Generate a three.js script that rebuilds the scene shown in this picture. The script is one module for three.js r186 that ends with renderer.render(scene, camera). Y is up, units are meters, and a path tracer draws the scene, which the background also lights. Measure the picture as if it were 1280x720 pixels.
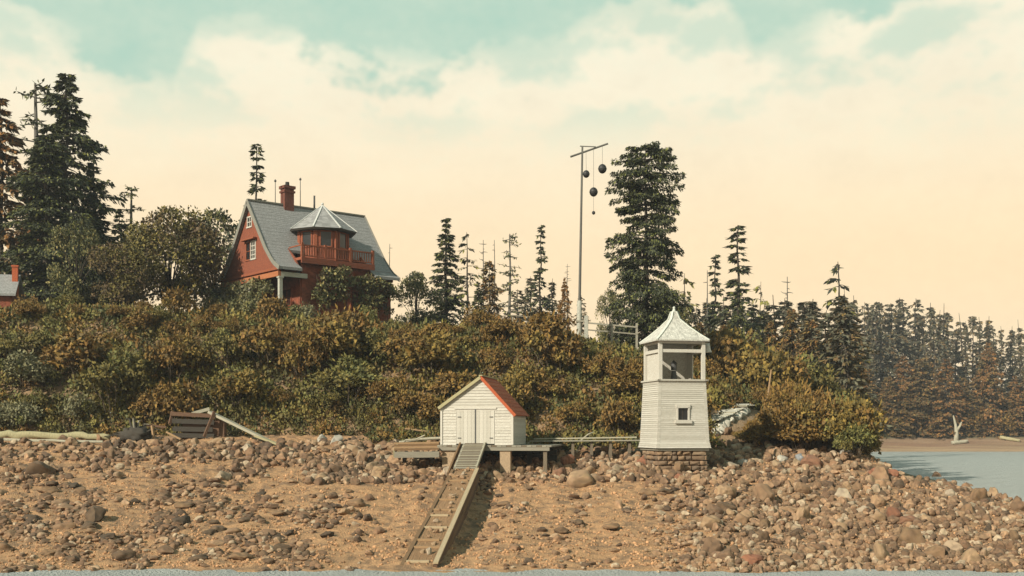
import * as THREE from 'three';
import { mergeGeometries, mergeVertices, toCreasedNormals } from 'three/addons/utils/BufferGeometryUtils.js';
import { createNoise2D, createNoise3D } from 'simplex-noise';

// ───────────────────────── random numbers and noise
function rngOf(seed) {
  let s = seed | 0;
  return () => { s = (s + 0x6d2b79f5) | 0; let t = Math.imul(s ^ (s >>> 15), 1 | s); t = (t + Math.imul(t ^ (t >>> 7), 61 | t)) ^ t; return ((t ^ (t >>> 14)) >>> 0) / 4294967296; };
}
const n2 = createNoise2D(rngOf(11)), n3 = createNoise3D(rngOf(12));
const fbm = (x, y, o = 4) => { let a = 0, w = .5; for (let i = 0; i < o; i++) { a += w * n2(x, y); x = x * 2.03 + 7.1; y = y * 2.03 - 3.7; w *= .5; } return a; };
const clamp = (v, a = 0, b = 1) => Math.min(b, Math.max(a, v));
const lerp = (a, b, t) => a + (b - a) * t;
const sstep = (a, b, v) => { const t = clamp((v - a) / (b - a)); return t * t * (3 - 2 * t); };
const table = (T, x) => { if (x <= T[0][0]) return T[0][1]; for (let i = 1; i < T.length; i++) if (x <= T[i][0]) return lerp(T[i - 1][1], T[i][1], (x - T[i - 1][0]) / (T[i][0] - T[i - 1][0])); return T[T.length - 1][1]; };
const V = (x, y, z) => new THREE.Vector3(x, y, z);

// ───────────────────────── camera: low over the water, level, lens shifted up
const FOC = 1400, EYE = 4.2, HOR = 535;
const scene = new THREE.Scene();
const camera = new THREE.PerspectiveCamera(2 * Math.atan(360 / FOC) * 180 / Math.PI, 1280 / 720, 0.5, 6000);
camera.position.set(0, EYE, 0);
camera.lookAt(0, EYE, -10);
camera.setViewOffset(1280, 720, 0, 360 - HOR, 1280, 720);
scene.add(camera);
const renderer = new THREE.WebGLRenderer({ antialias: true });
renderer.toneMapping = THREE.LinearToneMapping;
renderer.toneMappingExposure = 1.32;
renderer.shadowMap.enabled = true;
renderer.shadowMap.type = THREE.PCFSoftShadowMap;
const W = (px, py, d) => V((px - 640) / FOC * d, EYE - (py - HOR) / FOC * d, -d);

// ───────────────────────── sky: pale green-blue above, cream cumulus, peach near the horizon
{
  const w = 3072, h = 1536, data = new Float32Array(w * h * 4);
  const edge = [[-.46, .335], [-.414, .332], [-.379, .31], [-.336, .29], [-.293, .285], [-.272, .335], [-.243, .346], [-.214, .34], [-.179, .322], [-.114, .32], [-.071, .314], [-.029, .332], [0, .328], [.043, .33], [.086, .365], [.136, .37], [.186, .366], [.214, .325], [.257, .333], [.3, .34], [.343, .352], [.4, .37], [.457, .36]];
  for (let j = 0; j < h; j++) {
    const el = ((j + .5) / h - .5) * Math.PI;
    for (let i = 0; i < w; i++) {
      const phi = ((i + .5) / w - .5) * 2 * Math.PI, dx = Math.cos(phi) * Math.cos(el), dz = Math.sin(phi) * Math.cos(el);
      const az = Math.atan2(dx, -dz), k = (j * w + i) * 4;
      if (el < -.08) { data.set([.22, .215, .19, 1], k); continue; }
      const inside = 1 - sstep(.45, .6, Math.abs(az));
      const wide = .335 + .05 * n3(dx * 2.2, dz * 2.2, 3.1);
      const e = lerp(wide, table(edge, az) - .004, inside);
      const nx = dx * 9, nz = dz * 9, ny = el * 16;
      const puff = .5 * n3(nx, ny, nz) + .28 * n3(nx * 2.3, ny * 2.3, nz * 2.3 + 9) + .16 * n3(nx * 5, ny * 5, nz * 5 - 4) + .1 * n3(nx * 11, ny * 11, nz * 11 - 4);
      const fine = n3(dx * 70, el * 90, dz * 70) + .6 * n3(dx * 150, el * 190, dz * 150);
      let cover = sstep(-.015, .016, e - el + .036 * puff + .0035 * fine);
      cover *= 1 - .07 * sstep(-.2, .8, puff + .5 * fine + .5 * n3(dx * 5, el * 40, dz * 5)) * sstep(.15, .25, el);
      cover *= 1 - .6 * sstep(-.15, .6, .55 * n3(dx * 7 + 3, el * 17, dz * 7) + .9 * puff + .05 * fine) * sstep(.22, .31, el);
      cover = Math.max(cover, .6 * sstep(.42, .8, puff + .3 * n3(dx * 3, el * 5, dz * 3)) * sstep(.42, .5, el));   // scattered clouds overhead
      cover = Math.max(cover, (.12 + .14 * puff + .03 * fine) * (1 - .6 * sstep(.36, .95, el)));
      const t = sstep(.33, .12, el), g = 1 + .06 * puff * (1 - t) + .02 * puff + .012 * fine;
      const cl = [lerp(.985, 1.06, t) * g, lerp(.915, .82, t) * g, lerp(.71, .515, t) * g];
      const up = sstep(.36, .95, el);
      const bl = [lerp(.47, .13, up), lerp(.68, .31, up), lerp(.56, .34, up)];
      const low = sstep(0, -.06, el);
      for (let c = 0; c < 3; c++) data[k + c] = lerp(lerp(bl[c], cl[c], clamp(cover)), [.3, .29, .26][c], low) / 1.32;
      data[k + 3] = 1;
    }
  }
  const t = new THREE.DataTexture(data, w, h, THREE.RGBAFormat, THREE.FloatType);
  t.mapping = THREE.EquirectangularReflectionMapping; t.magFilter = THREE.LinearFilter; t.minFilter = THREE.LinearFilter; t.wrapS = THREE.RepeatWrapping; t.needsUpdate = true;
  scene.background = t; scene.environment = t;
}
const sun = new THREE.DirectionalLight(new THREE.Color().setRGB(1, .92, .76), 5);
sun.position.set(-54, 50, 53 - 60);
sun.target.position.set(0, 4, -60);
sun.castShadow = true; sun.shadow.mapSize.set(4096, 4096); sun.shadow.radius = 2;
Object.assign(sun.shadow.camera, { left: -70, right: 70, top: 60, bottom: -60, near: 1, far: 320 });
scene.add(sun, sun.target);
scene.fog = new THREE.FogExp2(new THREE.Color().setRGB(.78, .84, .92), .00034);

// ───────────────────────── helpers
const used = new Map();
const numbered = (n) => { const k = used.get(n) || 0; used.set(n, k + 1); return k ? n + '_' + String(k).padStart(3, '0') : n; };
const shade = (o) => { o.traverse((m) => { if (m.isMesh) { m.castShadow = true; m.receiveShadow = true; } }); return o; };
function tag(o, label, category, group, kind) {
  if (label) o.userData.label = label;
  if (category) o.userData.category = category;
  if (group) o.userData.group = group;
  if (kind) o.userData.kind = kind;
  return o;
}
function thing(name, label, category, pos, turn = 0, group) {
  const o = new THREE.Group(); o.name = numbered(name); if (pos) o.position.copy(pos); o.rotation.y = turn; scene.add(o);
  return tag(o, label, category, group);
}
function part(name, geo, mat, parent, label) {
  const g = Array.isArray(geo) ? mergeGeometries(geo.map((q) => { const r = q.index ? q.toNonIndexed() : q; for (const a of Object.keys(r.attributes)) if (!['position', 'normal', 'uv', 'color'].includes(a)) r.deleteAttribute(a); return r; })) : geo;
  const m = new THREE.Mesh(g, mat); m.name = name; m.castShadow = m.receiveShadow = true; parent.add(m);
  if (label) m.userData.label = label;
  return m;
}
function single(name, geo, mat, label, category, group) { const m = part(numbered(name), geo, mat, scene); return tag(m, label, category, group); }
function copyOf(o, pos, turn, scale, label, category, group) {
  const c = o.clone(); c.name = numbered(o.name.replace(/_\d{3}$/, '')); c.userData = {}; scene.add(c);
  c.position.copy(pos); c.rotation.set(0, turn, 0); c.scale.copy(scale);
  return tag(c, label, category, group);
}
const bx = (w, h, d, x = 0, y = 0, z = 0) => new THREE.BoxGeometry(w, h, d).translate(x, y, z);
function beam(a, b, w, h, up = V(0, 1, 0)) {            // a squared timber from a to b
  const dir = b.clone().sub(a), len = dir.length(); dir.normalize();
  const side = dir.clone().cross(up); if (side.lengthSq() < 1e-6) side.set(1, 0, 0); side.normalize();
  const u = side.clone().cross(dir).normalize();
  const g = new THREE.BoxGeometry(len, h, w);
  g.applyMatrix4(new THREE.Matrix4().makeBasis(dir, u, side)); const m = a.clone().add(b).multiplyScalar(.5);
  return g.translate(m.x, m.y, m.z);
}
function limb(pts, r0, r1, sides = 6) {                 // a tapered round limb along points
  const pos = [], idx = [], uv = [];
  let len = 0;
  for (let i = 0; i < pts.length; i++) {
    const t = pts[Math.min(i + 1, pts.length - 1)].clone().sub(pts[Math.max(i - 1, 0)]).normalize();
    const ref = Math.abs(t.y) > .8 ? V(1, 0, 0) : V(0, 1, 0), s = t.clone().cross(ref).normalize(), u = s.clone().cross(t);
    const r = lerp(r0, r1, i / (pts.length - 1)); if (i) len += pts[i].distanceTo(pts[i - 1]);
    for (let k = 0; k < sides; k++) { const a = k / sides * 2 * Math.PI, q = pts[i].clone().addScaledVector(s, Math.cos(a) * r).addScaledVector(u, Math.sin(a) * r); pos.push(q.x, q.y, q.z); uv.push(k / sides, len); }
  }
  for (let i = 0; i < pts.length - 1; i++) for (let k = 0; k < sides; k++) { const a = i * sides + k, b = i * sides + (k + 1) % sides, c = a + sides, d = b + sides; idx.push(a, c, b, b, c, d); }
  const last = (pts.length - 1) * sides; for (let k = 1; k < sides - 1; k++) { idx.push(last, last + k + 1, last + k); idx.push(0, k, k + 1); }
  const g = new THREE.BufferGeometry(); g.setAttribute('position', new THREE.Float32BufferAttribute(pos, 3)); g.setAttribute('uv', new THREE.Float32BufferAttribute(uv, 2)); g.setIndex(idx); g.computeVertexNormals(); return g;
}
function prism(poly, depth, place) {                    // polygon (x,y) extruded along +z
  const s = new THREE.Shape(poly.map(([x, y]) => new THREE.Vector2(x, y))); const g = new THREE.ExtrudeGeometry(s, { depth, bevelEnabled: false }); if (place) place(g); return g;
}
const hullRng = rngOf(71);
function hull8(p) {                                     // box from 8 corners: bottom 4 (ccw from above), top 4
  const uo = hullRng() * 7, vo = hullRng() * 7, la = p[0].distanceTo(p[1]), lb = p[0].distanceTo(p[3]), lw = Math.max(la, lb) * .3;
  const q = [[0, 1, 2, 3], [7, 6, 5, 4], [0, 4, 5, 1], [1, 5, 6, 2], [2, 6, 7, 3], [3, 7, 4, 0]], pos = [], uv = [];
  for (const f of q) { const [a, b, c, d] = f.map((i) => p[i]); for (const [v, t] of [[a, [0, 0]], [c, [1, 1]], [b, [1, 0]], [a, [0, 0]], [d, [0, 1]], [c, [1, 1]]]) { pos.push(v.x, v.y, v.z); uv.push(uo + t[0] * lw, vo + t[1] * .25); } }
  const g = new THREE.BufferGeometry(); g.setAttribute('position', new THREE.Float32BufferAttribute(pos, 3)); g.setAttribute('uv', new THREE.Float32BufferAttribute(uv, 2)); g.computeVertexNormals(); return g;
}

// ───────────────────────── textures and materials
function tex(size, fn, srgb = true, rep = 1) {
  const d = new Uint8Array(size * size * 4);
  for (let j = 0; j < size; j++) for (let i = 0; i < size; i++) { const c = fn(i / size, j / size), k = (j * size + i) * 4; for (let q = 0; q < 3; q++) d[k + q] = clamp(Array.isArray(c) ? c[q] : c) * 255; d[k + 3] = 255; }
  const t = new THREE.DataTexture(d, size, size); t.wrapS = t.wrapT = THREE.RepeatWrapping; t.magFilter = THREE.LinearFilter; t.minFilter = THREE.LinearMipmapLinearFilter; t.generateMipmaps = true;
  if (srgb) t.colorSpace = THREE.SRGBColorSpace; t.repeat.set(rep, rep); t.needsUpdate = true; return t;
}
const TAU = Math.PI * 2;
const tn = (u, v, f, s = 0) => n3(Math.cos(u * TAU) * f + s, Math.sin(u * TAU) * f + Math.cos(v * TAU) * f * .7, Math.sin(v * TAU) * f + s);   // tiles
const trng = rngOf(5);
const sandTex = tex(512, (u, v) => .88 + .07 * tn(u, v, 2) + .09 * tn(u, v, 7, 3) + .08 * tn(u, v, 22, 9) + .14 * (trng() - .5));
const sandBump = tex(512, (u, v) => .5 + .2 * tn(u, v, 6, 3) + .16 * tn(u, v, 18, 9) + .16 * (trng() - .5), false);
const paintTex = tex(256, (u, v) => { const a = .93 + .05 * tn(u, v, 3) + .05 * tn(u, v, 12, 4) + .05 * (trng() - .5), st = sstep(.35, .8, tn(u, v, 9, 7)) * .3 + sstep(.3, .7, tn(u, v, 5, 17)) * .12; return [a - st * .7, a - st * .85, a - st]; });
const woodTex = tex(256, (u, v) => { const a = .84 + .12 * n2(u * 3, v * 38) + .09 * n2(u * 9, v * 90) + .08 * (trng() - .5); return [a, a, a * .98]; });
const shingleTex = tex(256, (u, v) => .84 + .1 * n2(Math.floor(u * 24) * 3.1 + Math.floor(v * 16) * .37, Math.floor(v * 16) * 5.3) + .1 * tn(u, v, 4) + .12 * (trng() - .5));
const barkTex = tex(128, (u, v) => .7 + .2 * n2(u * 14, v * 3) + .15 * (trng() - .5));
const lin = (r, g, b) => new THREE.Color().setRGB(r, g, b);
const std = (r, g, b, o = {}) => new THREE.MeshStandardMaterial({ color: lin(r, g, b), roughness: .9, ...o });
const M = {
  leaf: new THREE.MeshStandardMaterial({ vertexColors: true, roughness: .8, side: THREE.DoubleSide }),
  bark: std(.09, .065, .045, { map: barkTex }), greybark: std(.22, .2, .17, { map: barkTex }), stem: std(.07, .05, .03),
  white: std(.545, .52, .46, { map: paintTex, roughness: .75 }), white2: std(.51, .485, .425, { map: paintTex, roughness: .75 }), white3: std(.585, .56, .5, { map: paintTex, roughness: .75 }),
  towerroof: std(.6, .58, .52, { map: shingleTex }), hip: std(.6, .63, .57, { map: paintTex }),
  redroof: std(.56, .15, .065, { map: woodTex }), redroof2: std(.50, .125, .055, { map: woodTex }), redtrim: std(.52, .115, .04, { map: woodTex }),
  yellowtrim: std(.46, .41, .24, { map: woodTex }),
  brick: std(.16, .05, .03, { map: shingleTex }),
  houseroof: std(.31, .305, .30, { map: shingleTex }), hipcap: std(.45, .45, .43), rooffascia: std(.26, .25, .22, { map: woodTex }),
  redwall: std(.26, .07, .032, { map: shingleTex }), redwood: std(.31, .085, .036, { map: woodTex }), orangebeam: std(.44, .15, .06, { map: woodTex }), palewood: std(.5, .49, .44, { map: woodTex }),
  glass: std(.012, .013, .015, { roughness: .3 }), dark: std(.02, .018, .015),
  timber: std(.2, .155, .11, { map: woodTex }), greytimber: std(.36, .33, .27, { map: woodTex }), greytimber2: std(.30, .27, .22, { map: woodTex }), browntimber: std(.22, .125, .06, { map: woodTex }), tantimber: std(.40, .25, .135, { map: woodTex }), darktimber: std(.055, .045, .035, { map: woodTex }), oldtimber: std(.16, .085, .05, { map: woodTex }),
  mosslog: std(.42, .37, .22, { map: woodTex }), palelog: std(.46, .42, .33, { map: woodTex }),
  slipcap: std(.52, .40, .26, { map: woodTex }),
  mast: std(.14, .135, .125, { map: woodTex }), ball: std(.012, .011, .011, { roughness: .6 }), iron: std(.05, .05, .05, { roughness: .6 }),
  fill: std(.5, .285, .142, { map: sandTex, bumpMap: sandBump, bumpScale: .05 }),
  concrete: std(.42, .30, .19, { map: sandTex }),
};

// ───────────────────────── the ground: mud beach, thicket bank, plateau, far shore
const TOP = [[-90, 11], [-30, 10.6], [-22, 10.5], [-17, 10.1], [-12, 9.8], [-7, 9.5], [-2, 9.1], [4, 8.5], [8, 7.6], [11, 6.6], [14, 5.5], [17, 4.4], [20, 3.5], [26, 3.0], [40, 2.8], [400, 3]];
const FOOT = [[-90, 58], [-8, 58], [-3, 56], [8, 55.2], [12, 56.5], [13, 57], [16, 62], [22, 69], [30, 78], [400, 90]];
const EDGE = [[28, 23], [45, 25.5], [60, 27.3], [84, 32.2], [100, 35.2], [120, 38.5], [150, 44], [175, 48], [190, 54], [198, 58], [260, 70], [400, 400]];
const SLIP0 = W(581, 587, 46.3), SLIP1 = W(523, 706, 33.4);
function ground(x, d) {
  const s = d - 33.1 - .6 * n2(x * .13, 1.7) - .35 * n2(x * .45, 4) - .12 * n2(x * 1.7, 9);
  let f = s < 0 ? .13 * s : .158 * Math.min(s, 24) - (s > 0 ? .25 * Math.sin(clamp(s / 24) * Math.PI) : 0);
  const top = table(TOP, x), foot = table(FOOT, x), run = 8.2;
  f += Math.max(0, top - 3.6) * clamp((d - foot) / run) ** .85 + .05 * clamp(d - foot - run, 0, 14);
  const e = table(EDGE, d) - x + .5 * n2(d * .2, x * .2);
  const r = e < 0 ? .14 * e : e < 9 ? .22 * e : 1.98 + (e - 9) * .95;
  const k = .5, hh = clamp(.5 + .5 * (r - f) / k); let y = lerp(r, f, hh) - k * hh * (1 - hh);
  const far = d - 197 - 3 * n2(x * .02, 8); if (x > 20) y = lerp(y, far < 0 ? .12 * far : Math.min(.3 * far, 2.3 + .03 * far), sstep(48, 62, x) * sstep(176, 188, d));
  // the washed-out hollow beside the slipway
  const q = clamp((d - 33.4) / 12.9), sx = lerp(SLIP1.x, SLIP0.x, q) + .55, off = x - sx;
  if (d > 33 && d < 49) y -= .34 * Math.sin(q * Math.PI * .9 + .25) * sstep(-.3, .1, off) * sstep(1.9, .7, off);
  const beach = sstep(62, 57, d) * sstep(-.4, .5, y);
  return y + beach * (.10 * fbm(x * .55, d * .9) + .075 * fbm(x * 1.9 + 5, d * 2.6, 3)) + (d > 60 ? .25 * fbm(x * .2, d * .2, 2) : 0);
}
function onGround(px, py, from = 30, to = 320) {       // the point of the ground seen at a pixel
  for (let d = from; d < to; d += .2) { const p = W(px, py, d); if (p.y <= ground(p.x, d)) { p.y = ground(p.x, d); return p; } }
  return null;
}
const at = (x, d, dy = 0) => V(x, ground(x, d) + dy, -d);
{
  const axis = (a, b, st) => { const r = []; for (let v = a; v < b - 1e-6; v += st) r.push(v); return r; };
  const grow = (from, to, st, g) => { const r = []; let v = from; while (v < to) { r.push(v); v += st; st *= g; } r.push(to); return r; };
  const xs = [...grow(32, 900, .6, 1.16).reverse().map((v) => -v), ...axis(-31.8, 31.9, .2), ...grow(32, 900, .6, 1.16)];
  const ds = [...axis(20, 31, 1), ...axis(31, 60, .2), ...axis(60, 110, 1), ...grow(110, 195, 3, 1.02), ...axis(196, 214, .6), ...grow(215, 250, 3, 1.1), ...grow(256, 1500, 8, 1.2)];
  const pos = [], col = [], uv = [], idx = [];
  for (const d of ds) for (const x of xs) {
    const y = ground(x, d); pos.push(x, y, -d); uv.push(x / 2.6, d / 2.6);
    const foot = table(FOOT, x), g = fbm(x * .3, d * .3), g2 = fbm(x * 1.3 + 9, d * 1.3);
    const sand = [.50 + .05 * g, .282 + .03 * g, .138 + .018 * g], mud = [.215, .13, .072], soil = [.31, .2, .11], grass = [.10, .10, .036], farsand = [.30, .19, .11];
    let c = sand.map((v, i) => lerp(v, mud[i], sstep(.0, .32, g2 + .35 * g + .32 * sstep(6, 9, x) + (x < -11 ? .06 : 0)) * .85));  // extra mud tone to the right also paints shadowed gaps between stones
    const b = sstep(foot - .6, foot + .5, d + 1.2 * g2 + 1.6 * sstep(-9, -5, x) * sstep(13, 10, x)); c = c.map((v, i) => lerp(v, soil[i], b));
    c = c.map((v, i) => lerp(v, grass[i], sstep(foot + 9, foot + 12, d + g)));
    if (d > 150 && x > 20) { const fs = [[.36, .24, .14], [.24, .14, .085], [.30, .19, .115], [.30, .27, .23]][Math.max(0, Math.min(3, Math.floor((y + .5 * g2 + .4 * n2(x * .05, d)) * 1.15)))]; c = fs.map((v, i) => lerp(v * (1 + .35 * g2), grass[i], sstep(2.1, 2.7, y + .4 * g2))); }
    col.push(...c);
  }
  const nx = xs.length;
  for (let j = 0; j < ds.length - 1; j++) for (let i = 0; i < nx - 1; i++) { const a = j * nx + i, b = a + 1, c = a + nx, e = c + 1; idx.push(a, b, c, b, e, c); }
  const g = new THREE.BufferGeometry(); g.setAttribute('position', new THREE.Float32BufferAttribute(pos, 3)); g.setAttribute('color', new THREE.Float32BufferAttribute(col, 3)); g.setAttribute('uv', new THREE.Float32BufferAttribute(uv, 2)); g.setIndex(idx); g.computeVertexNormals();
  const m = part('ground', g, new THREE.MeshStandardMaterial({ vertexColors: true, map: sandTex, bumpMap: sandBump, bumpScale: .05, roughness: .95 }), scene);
  tag(m, 'brown muddy beach rising to an earth bank and wooded land', 'ground', null, 'structure');
}
{
  const waveBump = tex(512, (u, v) => .5 + .25 * tn(u, v, 5, 2) + .18 * tn(u, v, 14, 6) + .08 * tn(u, v, 30, 1), false);
  const g = new THREE.PlaneGeometry(3000, 3000).rotateX(-Math.PI / 2); const uv = g.attributes.uv; for (let i = 0; i < uv.count; i++) uv.setXY(i, uv.getX(i) * 750, uv.getY(i) * 750);
  const m = part('water', g, new THREE.MeshPhysicalMaterial({ color: lin(.36, .375, .36), roughness: .42, specularIntensity: .55, bumpMap: waveBump, bumpScale: .14 }), scene);
  tag(m, 'calm grey sea water along the beach and in the bay', 'water', null, 'structure');
}

// ───────────────────────── foliage
class Leaves {
  constructor() { this.p = []; this.c = []; this.i = []; }
  add(o, dir, side, len, wid, col, fold = .25) {
    const n = this.p.length / 3, nx = dir.y * side.z - dir.z * side.y, ny = dir.z * side.x - dir.x * side.z, nz = dir.x * side.y - dir.y * side.x, m = len * .45, f = wid * fold;
    this.p.push(o.x, o.y, o.z, o.x + dir.x * m + side.x * wid / 2 + nx * f, o.y + dir.y * m + side.y * wid / 2 + ny * f, o.z + dir.z * m + side.z * wid / 2 + nz * f,
      o.x + dir.x * len, o.y + dir.y * len, o.z + dir.z * len, o.x + dir.x * m - side.x * wid / 2 + nx * f, o.y + dir.y * m - side.y * wid / 2 + ny * f, o.z + dir.z * m - side.z * wid / 2 + nz * f);
    for (let k = 0; k < 4; k++) this.c.push(col[0], col[1], col[2]);
    this.i.push(n, n + 1, n + 2, n, n + 2, n + 3);
  }
  geo() { const g = new THREE.BufferGeometry(); g.setAttribute('position', new THREE.Float32BufferAttribute(this.p, 3)); g.setAttribute('color', new THREE.Float32BufferAttribute(this.c, 3)); g.setIndex(this.i); g.computeVertexNormals(); return g; }
}
const sph = (r) => { const z = r() * 2 - 1, a = r() * TAU, s = Math.sqrt(1 - z * z); return V(s * Math.cos(a), z, s * Math.sin(a)); };
const pick = (pal, r) => { const c = pal[Math.floor(r() * pal.length)], k = .75 + .5 * r(); return [c[0] * k, c[1] * k, c[2] * k]; };
const PAL = {
  rust: [[0.1688, 0.0875, 0.0165], [0.1326, 0.0744, 0.0151], [0.1888, 0.1093, 0.0193], [0.0804, 0.0534, 0.0138]],
  gold: [[0.1686, 0.1093, 0.0193], [0.1391, 0.0931, 0.0179], [0.2107, 0.1376, 0.0234], [0.0927, 0.0688, 0.0151]],
  olive: [[0.1264, 0.0987, 0.0193], [0.0969, 0.0794, 0.0165], [0.1559, 0.1199, 0.0234], [0.0632, 0.0567, 0.0144]],
  green: [[0.0897, 0.0898, 0.0222], [0.0673, 0.0719, 0.0193], [0.1217, 0.1139, 0.027], [0.1538, 0.1318, 0.0289]],
  grey: [[0.16, 0.1482, 0.075], [0.12, 0.117, 0.0638], [0.2, 0.1833, 0.09]],
  fir: [[0.0299, 0.0344, 0.0153], [0.0405, 0.0447, 0.0187], [0.0229, 0.0258, 0.0136], [0.037, 0.043, 0.017], [0.1232, 0.129, 0.0289]],
  firgreen: [[0.0616, 0.0688, 0.0238], [0.0792, 0.086, 0.0255], [0.044, 0.0516, 0.0204], [0.1672, 0.1634, 0.034]],
  rustfir: [[0.22, 0.0989, 0.0255], [0.176, 0.0774, 0.0221], [0.088, 0.0568, 0.0221], [0.2552, 0.1204, 0.0289]],
  brownfir: [[0.1496, 0.086, 0.0289], [0.1056, 0.0705, 0.0255], [0.0748, 0.0602, 0.0238], [0.176, 0.1118, 0.0306]],
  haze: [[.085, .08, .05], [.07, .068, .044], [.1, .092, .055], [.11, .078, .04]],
  yellow: [[0.264, 0.2322, 0.0382], [0.1936, 0.1806, 0.034], [0.1144, 0.1118, 0.0306]],
  plum: [[.08, .05, .024], [.10, .064, .024], [.055, .04, .02], [.13, .09, .026]],
  vine: [[0.0792, 0.0817, 0.0272], [0.0616, 0.0671, 0.0238], [0.1144, 0.1032, 0.0306], [0.2112, 0.172, 0.0595]],
};
const tmpA = V(0, 0, 0);
function blob(L, c, rad, n, len, pal, r, squash = .85) {
  for (let k = 0; k < n; k++) {
    const o = sph(r); if (o.y < -.55) o.y *= -1;
    const q = c.clone().add(tmpA.set(o.x * rad, o.y * rad * squash, o.z * rad).multiplyScalar(.62 + .45 * r()));
    const dir = sph(r).addScaledVector(o, .5); dir.y -= .25; dir.normalize();
    const nrm = o.clone().multiplyScalar(.9).add(sph(r)).normalize(), side = dir.clone().cross(nrm).normalize();
    const l = len * (.6 + .8 * r()); L.add(q, dir, side, l, l * (.5 + .35 * r()), pick(pal, r));
  }
}
function shrubProto(name, seed, pal, pal2, { blobs = 13, n = 128, R = 1.15, H = 1.9, len = .15 } = {}) {
  const r = rngOf(seed), L = new Leaves(), stems = [], root = new THREE.Group(); root.name = name;
  for (let b = 0; b < blobs; b++) {
    const a = b * 2.4 + r(), rr = R * Math.sqrt((b + .3) / blobs) * .85, c = V(Math.cos(a) * rr, H * (.35 + .62 * Math.sqrt(Math.max(0, 1 - (rr / R) ** 2)) * (.7 + .45 * r())) - .3, Math.sin(a) * rr);
    blob(L, c, .26 + .26 * r(), n, len, r() < .75 ? pal : pal2, r);
    if (b % 3 === 0) stems.push(limb([V(c.x * .15, -.25, c.z * .15), V(c.x * .5, c.y * .55, c.z * .5), c], .03, .01, 4));
  }
  for (let k = 0; k < 40; k++) { const a = r() * TAU, rr = R * (.2 + .8 * r()), o = V(Math.cos(a) * rr, H * (.5 + .55 * r()), Math.sin(a) * rr * .9), dir = V(Math.cos(a) * .5, .9, Math.sin(a) * .5).add(sph(r).multiplyScalar(.5)).normalize(); L.add(o, dir, dir.clone().cross(sph(r)).normalize(), len * 1.6, len * .5, pick(pal, r)); }
  part('foliage', L.geo(), M.leaf, root); part('stem', stems, M.stem, root);
  return root;
}
function coniferProto(name, o) {
  const { seed, h = 10, R = 2, prof = (t) => 1 - t, whorls = 26, per = 5, leaves = 26, len = .5, wid = .24, droop = .35, lift = .25, pal, pal2 = pal, bare = .06, gap = .08, trunkR = .18, bark = M.bark, lean = 0, tip = 1, jag = .5 } = o;
  const r = rngOf(seed), L = new Leaves(), wood = [], root = new THREE.Group(); root.name = name;
  const cx = (y) => lean * (y / h) ** 2 + .012 * h * n2(y * .3, seed), cz = (y) => .012 * h * n2(y * .3, seed + 50);
  const tp = []; for (let k = 0; k <= 8; k++) { const y = h * tip * k / 8; tp.push(V(cx(y), y - (k ? 0 : .6), cz(y))); }
  wood.push(limb(tp, trunkR, .02 * h / 10, 7));
  for (let w = 0; w < whorls; w++) {
    const t = bare + (1 - bare) * (w + .2 + .6 * r()) / whorls;
    for (let b = 0; b < per; b++) {
      if (r() < gap) continue;
      const y = h * clamp(t + (r() - .5) * .6 / whorls), a = r() * TAU, Ln = Math.max(.12, R * prof(y / h) * (1 - jag / 2 + jag * r())), ca = Math.cos(a), sa = Math.sin(a), el = lerp(-.05, lift, t) + .25 * (r() - .5);
      const at_ = (f, lat = 0) => V(cx(y) + (ca * f - sa * lat) * Ln, y + f * Ln * el - droop * Ln * f * f + (f > .8 ? (f - .8) * .3 * Ln : 0), cz(y) + (sa * f + ca * lat) * Ln);
      wood.push(limb([at_(0), at_(.45), at_(.9)], Math.min(.05, trunkR * .3) * (1 - t * .6) + .006, .006, 3));
      const n = Math.max(4, Math.round(leaves * (.35 + .65 * Ln / R)));
      for (let k = 0; k < n; k++) {
        const f = .12 + .9 * Math.sqrt(r()), lt = (r() - .5) * .62 * (1.15 - .75 * f), q = at_(f, lt); q.y += (r() - .5) * .09 * Ln;
        const d = V(ca * .8 - sa * lt * 3, -.35 - .25 * r(), sa * .8 + ca * lt * 3).add(sph(r).multiplyScalar(.45)).normalize();
        const side = d.clone().cross(V(0, 1, 0).add(sph(r).multiplyScalar(.7))).normalize(), l = len * (.5 + .8 * r());
        L.add(q, d, side, l, wid * (.5 + .8 * r()), pick(r() < .75 ? pal : pal2, r), .12);
      }
    }
  }
  part('trunk', wood, bark, root); part('crown', L.geo(), M.leaf, root);
  return root;
}
function snagProto(name, seed, h, n, tufts, pal) {       // a dead or nearly bare spar tree
  const r = rngOf(seed), wood = [], L = new Leaves(), root = new THREE.Group(); root.name = name;
  wood.push(limb([V(0, -.6, 0), V(.05, h * .4, 0), V(-.03, h * .75, .03), V(.02, h, 0)], .013 * h, .003 * h, 6));
  for (let k = 0; k < n; k++) {
    const t = .25 + .74 * r(), y = h * t, a = r() * TAU, l = h * (.05 + .05 * r()) * (1.15 - t * .6), e = V(Math.cos(a) * l, y + l * (.25 - .5 * r()), Math.sin(a) * l);
    wood.push(limb([V(0, y, 0), V(e.x * .6, y + (e.y - y) * .3, e.z * .6), e], .0035 * h, .0012 * h, 3));
    for (let q = 0; q < tufts; q++) { const f = .3 + .75 * r(), o = V(e.x * f, lerp(y, e.y, f), e.z * f), d = sph(r); d.y -= .4; d.normalize(); L.add(o, d, d.clone().cross(sph(r)).normalize(), h * .02 * (.6 + .8 * r()), h * .008, pick(pal, r)); }
  }
  part('trunk', wood, M.greybark, root); if (tufts) part('crown', L.geo(), M.leaf, root);
  return root;
}
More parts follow.
